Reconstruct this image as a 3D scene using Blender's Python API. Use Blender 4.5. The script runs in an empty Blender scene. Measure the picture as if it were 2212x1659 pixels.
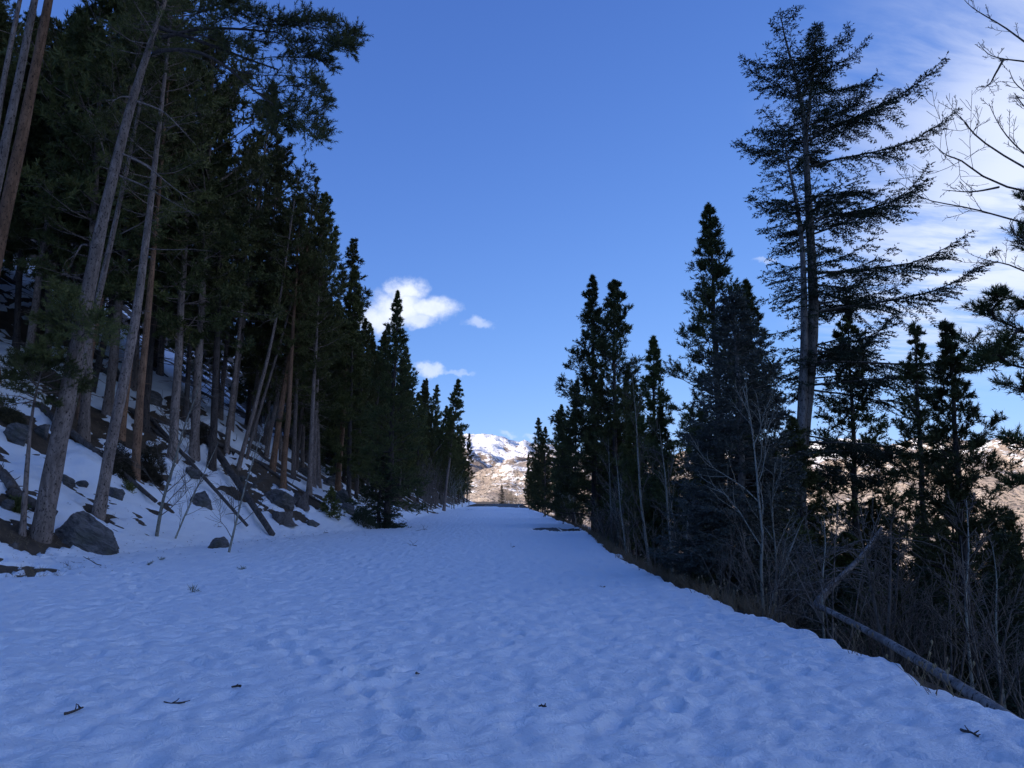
import bpy, bmesh, math
import numpy as np
from mathutils import Vector

# ------------------------------------------------------------------ camera, sky, sun, exposure
SC = bpy.context.scene
COL = SC.collection
PITCH = math.radians(9.28)
YAW = math.radians(-0.78)
EYE = np.array([0.0, 0.0, 1.6])
F = 1533.6                                   # focal length in units of a 2212 px wide picture
cam_d = bpy.data.cameras.new('camera')
cam_d.sensor_width = 36.0
cam_d.lens = F / 2212 * 36.0
cam_d.clip_start = 0.1
cam_d.clip_end = 60000
cam = bpy.data.objects.new('camera', cam_d)
cam.location = EYE
cam.rotation_euler = (math.pi / 2 + PITCH, 0, YAW)
COL.objects.link(cam)
SC.camera = cam

SUN_EL = math.radians(13.5)
SUN_AZ = math.radians(236)                   # clockwise from +Y (the way the road runs)
sun_dir = Vector((math.sin(SUN_AZ) * math.cos(SUN_EL), math.cos(SUN_AZ) * math.cos(SUN_EL), math.sin(SUN_EL)))
sd = bpy.data.lights.new('sun', 'SUN')
sd.energy = 4.2
sd.angle = math.radians(0.53)
sd.color = (1.0, 0.87, 0.72)
sun = bpy.data.objects.new('sun', sd)
sun.rotation_euler = sun_dir.to_track_quat('Z', 'Y').to_euler()
sun.location = (-200, -150, 120)
COL.objects.link(sun)

SC.view_settings.view_transform = 'Standard'
SC.view_settings.look = 'None'
SC.view_settings.exposure = 1.28
SC.view_settings.gamma = 1.0
SC.view_settings.use_curve_mapping = False
SC.cycles.max_bounces = 5
SC.cycles.diffuse_bounces = 3
SC.cycles.use_adaptive_sampling = True
SC.cycles.adaptive_threshold = 0.02
SC.cycles.glossy_bounces = 2
SC.cycles.use_denoising = True


def ray(dx, dy):
    u, v = (dx - 1106) / F, (829.5 - dy) / F
    cp, sp = math.cos(PITCH), math.sin(PITCH)
    x, y, z = u, cp - sp * v, sp + cp * v
    cy, sy = math.cos(YAW), math.sin(YAW)
    return np.array([cy * x - sy * y, sy * x + cy * y, z])


def at(dx, dy, Y):
    d = ray(dx, dy)
    return EYE + d * (Y / d[1])


class NT:
    """terse node building"""
    def __init__(self, tree):
        self.t = tree

    def n(self, typ, **kw):
        nd = self.t.nodes.new(typ)
        for k, v in kw.items():
            setattr(nd, k, v)
        return nd

    def put(self, sock, v):
        if isinstance(v, bpy.types.NodeSocket):
            self.t.links.new(v, sock)
        else:
            sock.default_value = v

    def m(self, op, a, b=0.0, c=0.0, clamp=False):
        nd = self.n('ShaderNodeMath', operation=op, use_clamp=clamp)
        for i, v in enumerate((a, b, c)):
            self.put(nd.inputs[i], v)
        return nd.outputs[0]

    def vm(self, op, a, b=(0, 0, 0)):
        nd = self.n('ShaderNodeVectorMath', operation=op)
        self.put(nd.inputs[0], a)
        self.put(nd.inputs[1], b)
        return nd.outputs['Value'] if op in ('LENGTH', 'DISTANCE', 'DOT_PRODUCT') else nd.outputs[0]

    def ss(self, v, lo, hi):
        nd = self.n('ShaderNodeMapRange', interpolation_type='SMOOTHSTEP')
        self.put(nd.inputs[0], v)
        nd.inputs[1].default_value = lo
        nd.inputs[2].default_value = hi
        return nd.outputs[0]

    def noise(self, vec, scale, detail=4, rough=0.55, dist=0.0):
        nd = self.n('ShaderNodeTexNoise')
        self.put(nd.inputs['Vector'], vec)
        nd.inputs['Scale'].default_value = scale
        nd.inputs['Detail'].default_value = detail
        nd.inputs['Roughness'].default_value = rough
        nd.inputs['Distortion'].default_value = dist
        return nd.outputs[0]

    def mix(self, f, a, b):
        nd = self.n('ShaderNodeMix', data_type='RGBA')
        self.put(nd.inputs[0], f)
        for s, v in ((nd.inputs[6], a), (nd.inputs[7], b)):
            self.put(s, v if isinstance(v, bpy.types.NodeSocket) else (*v[:3], 1))
        return nd.outputs[2]

    def xyz(self, v):
        nd = self.n('ShaderNodeSeparateXYZ')
        self.put(nd.inputs[0], v)
        return nd.outputs[0], nd.outputs[1], nd.outputs[2]

    def vec(self, x, y, z):
        nd = self.n('ShaderNodeCombineXYZ')
        for i, v in enumerate((x, y, z)):
            self.put(nd.inputs[i], v)
        return nd.outputs[0]


def build_world():
    w = bpy.data.worlds.new('World')
    SC.world = w
    w.use_nodes = True
    t = w.node_tree
    t.nodes.clear()
    N = NT(t)
    out = N.n('ShaderNodeOutputWorld')
    bg = N.n('ShaderNodeBackground')
    bg.inputs[1].default_value = SKY_STRENGTH
    t.links.new(bg.outputs[0], out.inputs[0])
    sky = N.n('ShaderNodeTexSky', sky_type='NISHITA')
    sky.sun_disc = False
    sky.sun_elevation = SUN_EL
    sky.sun_rotation = SUN_AZ
    sky.altitude = 2900
    sky.air_density = 0.8
    sky.dust_density = 0.2
    sky.ozone_density = 3.0
    tint = N.n('ShaderNodeMix', data_type='RGBA', blend_type='MULTIPLY')
    tint.inputs[0].default_value = 1.0
    t.links.new(sky.outputs[0], tint.inputs[6])
    tint.inputs[7].default_value = (*SKY_TINT, 1)
    # tone curve compressing the sky colour: the pale band near the horizon stays below white
    s = N.vm('MULTIPLY', tint.outputs[2], (1.02, 1.10, 1.42))
    base = N.vm('DIVIDE', s, N.vm('ADD', N.vm('MULTIPLY', tint.outputs[2], (.27, .27, .27)), (1, 1, 1)))
    d = N.n('ShaderNodeTexCoord').outputs['Generated']
    x, y, z = N.xyz(d)
    zz = N.m('MAXIMUM', z, 0.03)
    u, v = N.m('DIVIDE', x, zz), N.m('DIVIDE', y, zz)
    # high cirrus sheet that fills the eastern half of the sky
    p = N.vec(u, v, 0.0)
    warp = N.noise(p, 0.8, 3, 0.5)
    edge = N.m('SUBTRACT', u, N.m('ADD', 0.64, N.m('MULTIPLY', 0.46, N.m('MAXIMUM', N.m('SUBTRACT', v, 1.7), 0.0))))
    edge = N.m('ADD', edge, N.m('MULTIPLY', N.m('SUBTRACT', warp, 0.5), 0.5))
    mask = N.ss(edge, -0.05, 0.75)
    up = N.m('ADD', u, N.m('MULTIPLY', v, 0.22))
    vp = N.m('ADD', v, N.m('MULTIPLY', u, -0.28))
    ps = N.vec(N.m('MULTIPLY', up, 0.9), N.m('MULTIPLY', vp, 2.9), N.m('MULTIPLY', warp, 0.8))
    streak = N.noise(ps, 1.5, 8, 0.6, 0.35)
    ps2 = N.vec(N.m('MULTIPLY', up, 2.6), N.m('MULTIPLY', vp, 7.5), 3.1)
    rip = N.noise(ps2, 1.4, 6, 0.6, 0.5)
    body = N.noise(N.vec(up, N.m('MULTIPLY', vp, 1.4), 7.0), 0.9, 4, 0.5)
    dens = N.m('ADD', N.m('ADD', N.m('MULTIPLY', streak, 0.85), N.m('MULTIPLY', rip, 0.45)), N.m('MULTIPLY', body, 0.55))
    dens = N.ss(dens, 0.66, 1.10)
    low = N.ss(z, 0.10, 0.26)
    cir = N.m('MULTIPLY', N.m('MULTIPLY', mask, dens), low)
    cir = N.m('MULTIPLY', cir, 0.85)
    # small fair weather cumulus over the valley
    ys = N.m('MAXIMUM', y, 0.05)
    a, e = N.m('DIVIDE', x, ys), N.m('DIVIDE', z, ys)
    q = N.vec(a, e, 0.0)
    nd = N.n('ShaderNodeTexNoise')
    t.links.new(q, nd.inputs['Vector'])
    nd.inputs['Scale'].default_value = 26.0
    nd.inputs['Detail'].default_value = 7.0
    nd.inputs['Roughness'].default_value = 0.62
    off = N.vm('MULTIPLY', N.vm('SUBTRACT', nd.outputs['Color'], (0.5, 0.5, 0.5)), (0.055, 0.045, 0.0))
    qd = N.vm('ADD', q, off)
    best = None
    blobs = [(878, 628, 46, 32, 1.0), (862, 668, 70, 44, 1.0), (930, 668, 56, 32, .95), (820, 690, 50, 36, .9), (895, 695, 50, 22, .8),
             (1036, 698, 36, 13, .42), (930, 800, 34, 14, .62), (985, 802, 34, 8, .28), (1655, 560, 34, 7, .3),
             (1095, 938, 18, 6, .3), (1150, 940, 22, 6, .25)]
    for (bx, by, rx, ry, s) in blobs:
        c = ray(bx, by)
        dv = N.vm('SUBTRACT', qd, (c[0] / c[1], c[2] / c[1], 0))
        dv = N.vm('MULTIPLY', dv, (F / rx, F / ry, 0))
        b = N.m('MULTIPLY', N.ss(N.vm('LENGTH', dv), 1.25, 0.35), s)
        best = b if best is None else N.m('MAXIMUM', best, b)
    fine = N.noise(q, 60.0, 6, 0.6)
    cum = N.m('MULTIPLY', best, N.m('ADD', 0.72, N.m('MULTIPLY', fine, 0.5)), clamp=True)
    cum = N.m('MULTIPLY', cum, N.ss(y, 0.05, 0.2))
    cov = N.m('SUBTRACT', 1.0, N.m('MULTIPLY', N.m('SUBTRACT', 1.0, cir), N.m('SUBTRACT', 1.0, cum)))
    col = N.mix(cov, base, CLOUD)
    t.links.new(col, bg.inputs[0])


SKY_STRENGTH = 0.12
SKY_TINT = (.83, .985, 1.47)
CLOUD = (3.2, 3.45, 4.1)
build_world()


# ------------------------------------------------------------------ noise and terrain
def _hash(ix, iy, seed):
    h = (ix.astype(np.int64) * 374761393 + iy.astype(np.int64) * 668265263 + seed * 974711) & 0xffffffff
    h = ((h ^ (h >> 13)) * 1274126177) & 0xffffffff
    return (h ^ (h >> 16)) & 0xffffffff


def pn(x, y, seed=0):
    """gradient noise, about -0.7 .. 0.7"""
    x, y = np.broadcast_arrays(np.asarray(x, float), np.asarray(y, float))
    x0, y0 = np.floor(x), np.floor(y)
    fx, fy = x - x0, y - y0
    ux, uy = fx * fx * fx * (fx * (fx * 6 - 15) + 10), fy * fy * fy * (fy * (fy * 6 - 15) + 10)
    r = []
    for ox in (0, 1):
        for oy in (0, 1):
            a = _hash(x0 + ox, y0 + oy, seed) * (2 * math.pi / 4294967296.0)
            r.append(np.cos(a) * (fx - ox) + np.sin(a) * (fy - oy))
    return (r[0] * (1 - uy) + r[1] * uy) * (1 - ux) + (r[2] * (1 - uy) + r[3] * uy) * ux


def fbm(x, y, oct=4, seed=0, gain=.5):
    s, a = 0, 1.0
    for i in range(oct):
        s = s + a * pn(np.asarray(x) * 2 ** i + 17.3 * i, np.asarray(y) * 2 ** i - 9.1 * i, seed + i)
        a *= gain
    return s


def sst(v, lo, hi):
    t = np.clip((np.asarray(v, float) - lo) / (hi - lo), 0, 1)
    return t * t * (3 - 2 * t)


def foot(y):
    return np.interp(y, [-60, 0, 14, 19, 24, 30, 34, 38, 44, 60, 100, 200], [-11, -11.5, -11.2, -10.9, -10.2, -8.9, -7.6, -6.4, -6.5, -7.2, -7.6, -7.4])


def edge(y):
    return np.interp(y, [-40, 5, 8, 10.5, 13, 17, 22, 30, 41, 60, 82, 200], [3.7, 3.6, 3.55, 3.35, 3.15, 3.1, 3.15, 3.7, 4.35, 4.2, 4.55, 4.9])


def base_h(x, y):
    x, y = np.broadcast_arrays(np.asarray(x, float), np.asarray(y, float))
    d = np.maximum(foot(y) - x, 0)
    z = .68 * d * d / (d + 1.3)
    z = np.where(d > 118, .68 * 118 * 118 / 119.3 + (d - 118) * .06, z)
    z = z + sst(d, 1, 9) * (1.1 * pn(x / 9, y / 9, 3) + .55 * pn(x / 3.3, y / 3.3, 4) + .25 * pn(x / 1.2, y / 1.2, 5))
    z = z * sst(y, 275, 205) * sst(y, -480, -380)
    e = np.maximum(x - edge(y) - .1, 0)
    drop = .66 * e * e / (e + .55)
    drop = np.where(drop > 135, 135 + 8 * np.tanh((drop - 135) / 60), drop)
    z = z - drop + sst(e, .3, 3) * (.7 * pn(x / 5, y / 5, 8) + .25 * pn(x / 1.4, y / 1.4, 9))
    z = z + .55 * sst(y, 110, 205) - 3.2 * sst(y, 208, 300)
    return z


def hit(dx, dy, lift=0.06):
    d = ray(dx, dy)
    s = np.concatenate([np.linspace(2, 60, 2400), np.linspace(60, 320, 2400)])
    P = EYE[None] + d[None] * s[:, None]
    below = P[:, 2] < base_h(P[:, 0], P[:, 1]) + lift
    i = int(np.argmax(below)) if below.any() else len(s) - 1
    p = P[i]
    return np.array([p[0], p[1], float(base_h(p[0], p[1]))])


# ------------------------------------------------------------------ mesh helpers
def mesh_np(name, v, f, smooth=True):
    v = np.asarray(v, np.float32).reshape(-1, 3)
    f = np.asarray(f, np.int32)
    k = f.shape[1]
    me = bpy.data.meshes.new(name)
    me.vertices.add(len(v))
    me.vertices.foreach_set('co', v.ravel())
    me.loops.add(f.size)
    me.loops.foreach_set('vertex_index', f.ravel())
    me.polygons.add(len(f))
    me.polygons.foreach_set('loop_start', np.arange(0, f.size, k, dtype=np.int32))
    if smooth:
        me.polygons.foreach_set('use_smooth', np.ones(len(f), bool))
    me.update(calc_edges=True)
    return me


def link(name, me, mat, parent=None, loc=None):
    o = bpy.data.objects.new(name, me)
    if mat is not None and not me.materials:
        me.materials.append(mat)
    COL.objects.link(o)
    if parent is not None:
        o.parent = parent
    if loc is not None:
        o.location = loc
    return o


def tag(o, label=None, cat=None, group=None, kind=None):
    for k, v in (('label', label), ('category', cat), ('group', group), ('kind', kind)):
        if v:
            o[k] = v
    return o


def thing(name, label, cat, loc, group=None):
    o = bpy.data.objects.new(name, None)
    o.empty_display_size = .3
    COL.objects.link(o)
    o.location = loc
    return tag(o, label, cat, group)


def copy_tree(src, loc, rz=0.0, s=1.0, tilt=(0, 0), label=None, group=None, sz=None):
    r = src.copy()
    COL.objects.link(r)
    r.location = loc
    r.rotation_euler = (tilt[0], tilt[1], rz)
    r.scale = (s, s, sz or s)
    if label:
        r['label'] = label
    if group:
        r['group'] = group
    for ch in src.children:
        c = ch.copy()
        COL.objects.link(c)
        c.parent = r
    return r


class Geo:
    def __init__(self):
        self.v, self.f, self.n = [], [], 0

    def add(self, v, f):
        self.v.append(np.asarray(v, float))
        self.f.append(np.asarray(f, int) + self.n)
        self.n += len(v)

    def tube(self, pts, rad, sides=5, rough=0.0, rs=None, cap=False):
        pts = np.asarray(pts, float)
        n = len(pts)
        rad = np.broadcast_to(np.asarray(rad, float), (n,))
        tan = np.gradient(pts, axis=0)
        tan /= np.linalg.norm(tan, axis=1)[:, None] + 1e-9
        ref = np.array([1.0, 0.13, 0.0]) if abs(tan[:, 2]).mean() > .6 else np.array([.05, .1, 1.0])
        a = np.cross(tan, ref)
        a /= np.linalg.norm(a, axis=1)[:, None] + 1e-9
        b = np.cross(tan, a)
        th = np.arange(sides) * 2 * math.pi / sides
        rr = rad[:, None] * np.ones(sides)[None]
        if rough and rs is not None:
            rr = rr * (1 + rough * rs.normal(size=rr.shape))
        v = pts[:, None, :] + rr[:, :, None] * (np.cos(th)[None, :, None] * a[:, None, :] + np.sin(th)[None, :, None] * b[:, None, :])
        i = np.arange(n - 1)[:, None] * sides
        j = np.arange(sides)[None]
        k = (j + 1) % sides
        f = np.stack([i + j, i + k, i + k + sides, i + j + sides], -1).reshape(-1, 4)
        v = v.reshape(-1, 3)
        if cap:
            v = np.vstack([v, pts[0] + tan[0] * -.004, pts[-1] + tan[-1] * .004])
            c0, c1 = n * sides, n * sides + 1
            m = (n - 1) * sides
            jj, kk = np.arange(0, sides, 2), None
            f0 = np.stack([np.full(len(jj), c0), (jj + 2) % sides, (jj + 1) % sides, jj], -1)
            f1 = np.stack([np.full(len(jj), c1), m + jj, m + (jj + 1) % sides, m + (jj + 2) % sides], -1)
            f = np.vstack([f, f0, f1])
        self.add(v, f)

    def mesh(self, name, smooth=True):
        return mesh_np(name, np.vstack(self.v), np.vstack(self.f), smooth)


def unit(v):
    v = np.asarray(v, float)
    return v / (np.linalg.norm(v, axis=-1, keepdims=True) + 1e-9)


def bez(pts, t):
    """interpolate along a polyline by arc length"""
    pts = np.asarray(pts, float)
    s = np.concatenate([[0], np.cumsum(np.linalg.norm(np.diff(pts, axis=0), axis=1))])
    s /= s[-1]
    t = np.atleast_1d(t)
    return np.stack([np.interp(t, s, pts[:, i]) for i in range(3)], -1)


def smooth_line(pts, n, it=3):
    pts = bez(pts, np.linspace(0, 1, n))
    for _ in range(it):
        pts[1:-1] = .25 * pts[:-2] + .5 * pts[1:-1] + .25 * pts[2:]
    return pts


class Tufts:
    """collects little shoots and turns them into needles"""
    def __init__(self):
        self.p, self.d, self.l = [], [], []

    def add(self, p, d, l):
        p = np.atleast_2d(p)
        self.p.append(p)
        self.d.append(np.broadcast_to(np.atleast_2d(d), p.shape))
        self.l.append(np.broadcast_to(np.atleast_1d(l), (len(p),)))

    def mesh(self, name, rs, K, nl, nw, a0=30, a1=65, flat=0.0):
        P, D, L = np.vstack(self.p), unit(np.vstack(self.d)), np.concatenate(self.l)
        n = len(P)
        u = (np.arange(K)[None] + rs.random((n, K))) / K
        ref = np.where(abs(D[:, 2:3]) > .9, np.array([[1.0, 0, 0]]), np.array([[0, 0, 1.0]]))
        A = unit(np.cross(D, ref))
        B = np.cross(D, A)
        th = rs.random((n, K)) * 2 * math.pi
        ct, st = np.cos(th), np.sin(th) * (1 - flat)
        per = unit(ct[..., None] * A[:, None] + st[..., None] * B[:, None])
        ang = np.radians(a1 + (a0 - a1) * u + rs.normal(size=(n, K)) * 8)
        nd = np.cos(ang)[..., None] * D[:, None] + np.sin(ang)[..., None] * per
        q = P[:, None] + D[:, None] * (L[:, None] * u)[..., None]
        side = unit(np.cross(nd, rs.normal(size=(n, K, 3))))
        ll = nl * (.75 + .5 * rs.random((n, K)))[..., None]
        w = nw * .5
        v = np.stack([q + side * w, q - side * w, q + nd * ll], 2).reshape(-1, 3)
        f = np.arange(len(v)).reshape(-1, 3)
        return mesh_np(name, v, f, smooth=False)


# ------------------------------------------------------------------ materials
def new_mat(name):
    m = bpy.data.materials.new(name)
    m.use_nodes = True
    t = m.node_tree
    t.nodes.clear()
    N = NT(t)
    out = N.n('ShaderNodeOutputMaterial')
    b = N.n('ShaderNodeBsdfPrincipled')
    t.links.new(b.outputs[0], out.inputs[0])
    return m, N, b


def bump(N, b, h, strength, dist):
    nd = N.n('ShaderNodeBump')
    nd.inputs['Strength'].default_value = strength
    nd.inputs['Distance'].default_value = dist
    N.put(nd.inputs['Height'], h)
    N.t.links.new(nd.outputs[0], b.inputs['Normal'])


def pos(N):
    return N.n('ShaderNodeNewGeometry').outputs['Position']


def objc(N):
    return N.n('ShaderNodeTexCoord').outputs['Object']


def rnd(N):
    return N.n('ShaderNodeObjectInfo').outputs['Random']


def mat_snow():
    m, N, b = new_mat('snow')
    p = pos(N)
    n1 = N.noise(p, 2.2, 5, .6)
    x, y, z = N.xyz(p)
    ps = N.vec(N.m('MULTIPLY', x, .75), y, z)
    n2 = N.noise(ps, 7, 8, .72, .5)
    n3 = N.m('ABSOLUTE', N.m('SUBTRACT', N.noise(ps, 11, 4, .6, .8), .5))
    specks = N.ss(N.noise(p, 33, 3, .7), .70, .78)
    col = N.mix(n1, (.82, .90, .975), (.90, .955, .99))
    col = N.mix(N.m('MULTIPLY', specks, .25), col, (.25, .22, .18))
    N.put(b.inputs['Base Color'], col)
    b.inputs['Roughness'].default_value = .55
    b.inputs['Specular IOR Level'].default_value = .25
    h = N.m('ADD', N.m('MULTIPLY', n2, 1.0), N.m('MULTIPLY', n3, 1.2))
    bump(N, b, h, .8, .05)
    return m


def mat_ground():
    m, N, b = new_mat('forest_floor')
    p = pos(N)
    n1, n2 = N.noise(p, .9, 6, .6), N.noise(p, 9, 6, .7)
    col = N.mix(N.ss(n1, .35, .65), (.035, .026, .018), (.085, .062, .040))
    col = N.mix(N.ss(n2, .5, .75), col, (.13, .10, .065))
    # far valley floor and hills stay tan
    N.put(b.inputs['Base Color'], col)
    b.inputs['Roughness'].default_value = .95
    bump(N, b, n2, .9, .06)
    return m


def mat_asphalt():
    m, N, b = new_mat('asphalt')
    p = pos(N)
    n1, n2 = N.noise(p, .7, 4, .6), N.noise(p, 70, 3, .7)
    col = N.mix(n1, (.035, .036, .038), (.065, .065, .066))
    col = N.mix(N.ss(n2, .55, .7), col, (.10, .10, .10))
    N.put(b.inputs['Base Color'], col)
    b.inputs['Roughness'].default_value = .8
    bump(N, b, n2, .5, .01)
    return m


def mat_paint():
    m, N, b = new_mat('road_paint')
    n2 = N.noise(pos(N), 16, 5, .7)
    N.put(b.inputs['Base Color'], N.mix(N.ss(n2, .58, .72), (.72, .72, .70), (.20, .20, .20)))
    b.inputs['Roughness'].default_value = .7
    return m


def mat_bark(name, c0, c1, dark, scale=1.0):
    m, N, b = new_mat(name)
    o = objc(N)
    x, y, z = N.xyz(o)
    st = N.vec(N.m('MULTIPLY', x, 9), N.m('MULTIPLY', y, 9), N.m('MULTIPLY', z, 2.2))
    n1 = N.noise(st, 1.3 * scale, 6, .65, .4)
    n2 = N.noise(o, 1.1, 3, .5)
    fl = N.noise(N.vec(N.m('MULTIPLY', x, 20), N.m('MULTIPLY', y, 20), N.m('MULTIPLY', z, 9)), 1.2, 4, .7)
    col = N.mix(N.ss(n1, .30, .70), c0, c1)
    col = N.mix(N.m('MULTIPLY', N.ss(n2, .4, .75), .5), col, tuple(.6 * c for c in c0))
    col = N.mix(N.ss(fl, .55, .62), col, dark)
    hs = N.n('ShaderNodeHueSaturation')
    N.put(hs.inputs['Color'], col)
    N.put(hs.inputs['Value'], N.m('ADD', .75, N.m('MULTIPLY', rnd(N), .5)))
    N.put(b.inputs['Base Color'], hs.outputs[0])
    b.inputs['Roughness'].default_value = .9
    b.inputs['Specular IOR Level'].default_value = .2
    bump(N, b, n1, .9, .03)
    return m


def mat_needles(name, c0, c1, c2, scale=1.6):
    m, N, b = new_mat(name)
    o = objc(N)
    n1, n2 = N.noise(o, scale, 3, .5), N.noise(o, 9, 2, .5)
    col = N.mix(N.ss(n1, .35, .65), c0, c1)
    col = N.mix(N.m('MULTIPLY', N.ss(n2, .5, .7), .6), col, c2)
    hs = N.n('ShaderNodeHueSaturation')
    N.put(hs.inputs['Color'], col)
    N.put(hs.inputs['Value'], N.m('ADD', .7, N.m('MULTIPLY', rnd(N), .6)))
    N.put(hs.inputs['Hue'], N.m('ADD', .485, N.m('MULTIPLY', rnd(N), .03)))
    N.put(b.inputs['Base Color'], hs.outputs[0])
    b.inputs['Roughness'].default_value = .65
    b.inputs['Specular IOR Level'].default_value = .25
    return m


def mat_rock():
    m, N, b = new_mat('lichen_granite')
    o = objc(N)
    x, y, z = N.xyz(o)
    st = N.vec(N.m('MULTIPLY', x, 1.0), N.m('MULTIPLY', y, 1.0), N.m('ADD', N.m('MULTIPLY', z, 3.0), N.m('MULTIPLY', x, 1.6)))
    n1, n2, n3 = N.noise(st, 3.2, 8, .68, .6), N.noise(o, 1.4, 4, .5), N.noise(o, 24, 4, .7)
    col = N.mix(N.ss(n1, .3, .7), (.042, .042, .044), (.23, .225, .22))
    col = N.mix(N.m('MULTIPLY', N.ss(n2, .5, .68), .55), col, (.075, .08, .05))
    col = N.mix(N.m('MULTIPLY', N.ss(n3, .58, .70), .6), col, (.045, .045, .045))
    N.put(b.inputs['Base Color'], col)
    b.inputs['Roughness'].default_value = .85
    bump(N, b, N.m('ADD', n1, N.m('MULTIPLY', n3, .4)), 1.0, .16)
    return m


def mat_mountain(name, snow_bias, rock, rock2, tree):
    m, N, b = new_mat(name)
    g = N.n('ShaderNodeNewGeometry')
    p = g.outputs['Position']
    x, y, z = N.xyz(p)
    nz = N.xyz(g.outputs['True Normal'])[2]
    n1 = N.noise(p, .0022, 6, .6)
    n2 = N.noise(p, .012, 6, .68)
    n3 = N.noise(p, .05, 4, .7)
    s = N.m('ADD', N.m('MULTIPLY', n1, .6), N.m('MULTIPLY', n2, .85))
    s = N.m('ADD', s, N.m('MULTIPLY', n3, .85))
    s = N.m('ADD', s, N.m('MULTIPLY', N.m('SUBTRACT', z, 150), .0009))
    s = N.m('ADD', s, snow_bias)
    f = N.ss(s, 1.13, 1.20)
    rk = N.mix(N.ss(n2, .4, .62), rock, rock2)
    tr = N.m('MULTIPLY', N.ss(N.noise(p, .11, 3, .75), .50, .60), N.ss(N.m('ADD', z, N.m('MULTIPLY', n1, -300)), 120, -130))
    rk = N.mix(tr, rk, tree)
    sn = N.mix(N.m('MULTIPLY', tr, .75), (.84, .85, .87), tree)
    N.put(b.inputs['Base Color'], N.mix(f, rk, sn))
    b.inputs['Roughness'].default_value = .9
    b.inputs['Specular IOR Level'].default_value = .1
    bump(N, b, N.m('ADD', n2, N.m('MULTIPLY', n3, .3)), .8, 20)
    return m


M = dict(
    snow=mat_snow(), ground=mat_ground(), asphalt=mat_asphalt(), paint=mat_paint(), rock=mat_rock(),
    bark=mat_bark('grey_pine_bark', (.14, .11, .092), (.31, .25, .215), (.035, .028, .024)),
    orange=mat_bark('orange_pine_bark', (.15, .085, .05), (.30, .175, .105), (.05, .03, .02)),
    dark=mat_bark('dark_bark', (.055, .045, .04), (.12, .10, .088), (.02, .018, .016)),
    fir=mat_bark('fir_bark', (.11, .10, .092), (.29, .27, .25), (.03, .028, .026), .8),
    aspen=mat_bark('aspen_bark', (.20, .20, .165), (.34, .335, .28), (.07, .065, .055)),
    twig=mat_bark('twig_bark', (.10, .085, .07), (.19, .165, .14), (.05, .04, .035)),
    log=mat_bark('weathered_log', (.07, .06, .055), (.15, .135, .125), (.025, .02, .018), .7),
    pine=mat_needles('pine_needles', (.070, .080, .023), (.108, .112, .033), (.155, .140, .046)),
    pine2=mat_needles('deep_pine_needles', (.052, .066, .022), (.084, .095, .030), (.12, .12, .040)),
    spruce=mat_needles('spruce_needles', (.026, .038, .020), (.042, .056, .028), (.060, .072, .034)),
    blue=mat_needles('blue_spruce_needles', (.070, .080, .064), (.105, .112, .092), (.145, .15, .125)),
    shrub=mat_needles('juniper_needles', (.035, .034, .020), (.055, .048, .026), (.07, .05, .03)),
    drygrass=mat_needles('dry_grass', (.16, .12, .07), (.22, .17, .10), (.28, .22, .14)),
)


# ------------------------------------------------------------------ the ground, road and snow
def axis(pieces):
    out = []
    for (a, b, step0, step1) in pieces:
        x = a
        while x < b - 1e-6:
            out.append(x)
            t = (x - a) / (b - a)
            x += step0 + (step1 - step0) * t
    out.append(pieces[-1][1])
    return np.array(out)


def grid_mesh(name, xs, ys, zf, keep=None):
    X, Y = np.meshgrid(xs, ys)
    Z = zf(X, Y)
    nx, ny = len(xs), len(ys)
    idx = np.arange(nx * ny).reshape(ny, nx)
    f = np.stack([idx[:-1, :-1], idx[:-1, 1:], idx[1:, 1:], idx[1:, :-1]], -1).reshape(-1, 4)
    v = np.stack([X, Y, Z], -1).reshape(-1, 3)
    if keep is not None:
        k = keep(X, Y).ravel()
        f = f[k[f].any(axis=1)]
        used = np.unique(f)
        remap = np.zeros(len(v), int)
        remap[used] = np.arange(len(used))
        v, f = v[used], remap[f]
    return mesh_np(name, v, f)


gx = axis([(-9000, -600, 900, 300), (-600, -130, 60, 8), (-130, -45, 6, 2), (-45, -16, 1.4, .5), (-16, -5, .4, .4), (-5, 3, 1, .8), (3, 12, .3, .45), (12, 60, .8, 4), (60, 700, 10, 60), (700, 12000, 150, 1500)])
gy = axis([(-3000, -480, 600, 60), (-480, -20, 30, 3), (-20, 4, 2, .5), (4, 60, .4, .8), (60, 230, 1, 3), (230, 700, 4, 40), (700, 12000, 80, 1500)])


def ground_z(x, y):
    # under the road the soil lies a little lower than the asphalt sheet
    inside = sst(x, foot(y) + .3, foot(y) + 1.2) * sst(x, edge(y) + .1, edge(y) - .5) * sst(y, 215, 206)
    return base_h(x, y) - .13 * inside


ground = tag(link('ground', grid_mesh('ground', gx, gy, ground_z), M['ground']), kind='structure')

rx, ry = axis([(-4.6, 3.0, .8, .8)]), axis([(-15, 206, 3, 3)])
# the asphalt is 7.4 m wide, its right margin follows the snow edge
def road_v(x, y):
    return base_h(np.clip(x, foot(y) + .1, edge(y)), y) - .02


def road_mesh():
    ys = axis([(-15, 30, 3, 3), (30, 230, 2, 2)])
    bend = np.where(ys > 150, (ys - 150) ** 2 * .0011, 0.0)
    V, Fc = [], []
    cols = 7
    for i, y in enumerate(ys):
        for j in range(cols):
            x = -4.3 + (np.interp(y, [0, 30, 41, 80, 200], [2.6, 2.9, 3.45, 3.6, 3.7]) + 4.3) * j / (cols - 1) + bend[i]
            V.append((x, y, float(base_h(0, y)) - .05))
    for i in range(len(ys) - 1):
        for j in range(cols - 1):
            a = i * cols + j
            Fc.append((a, a + 1, a + cols + 1, a + cols))
    return mesh_np('road', V, Fc), V, cols, ys


rm, rv, rcols, rys = road_mesh()
road = tag(link('road', rm, M['asphalt']), kind='structure')


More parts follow.
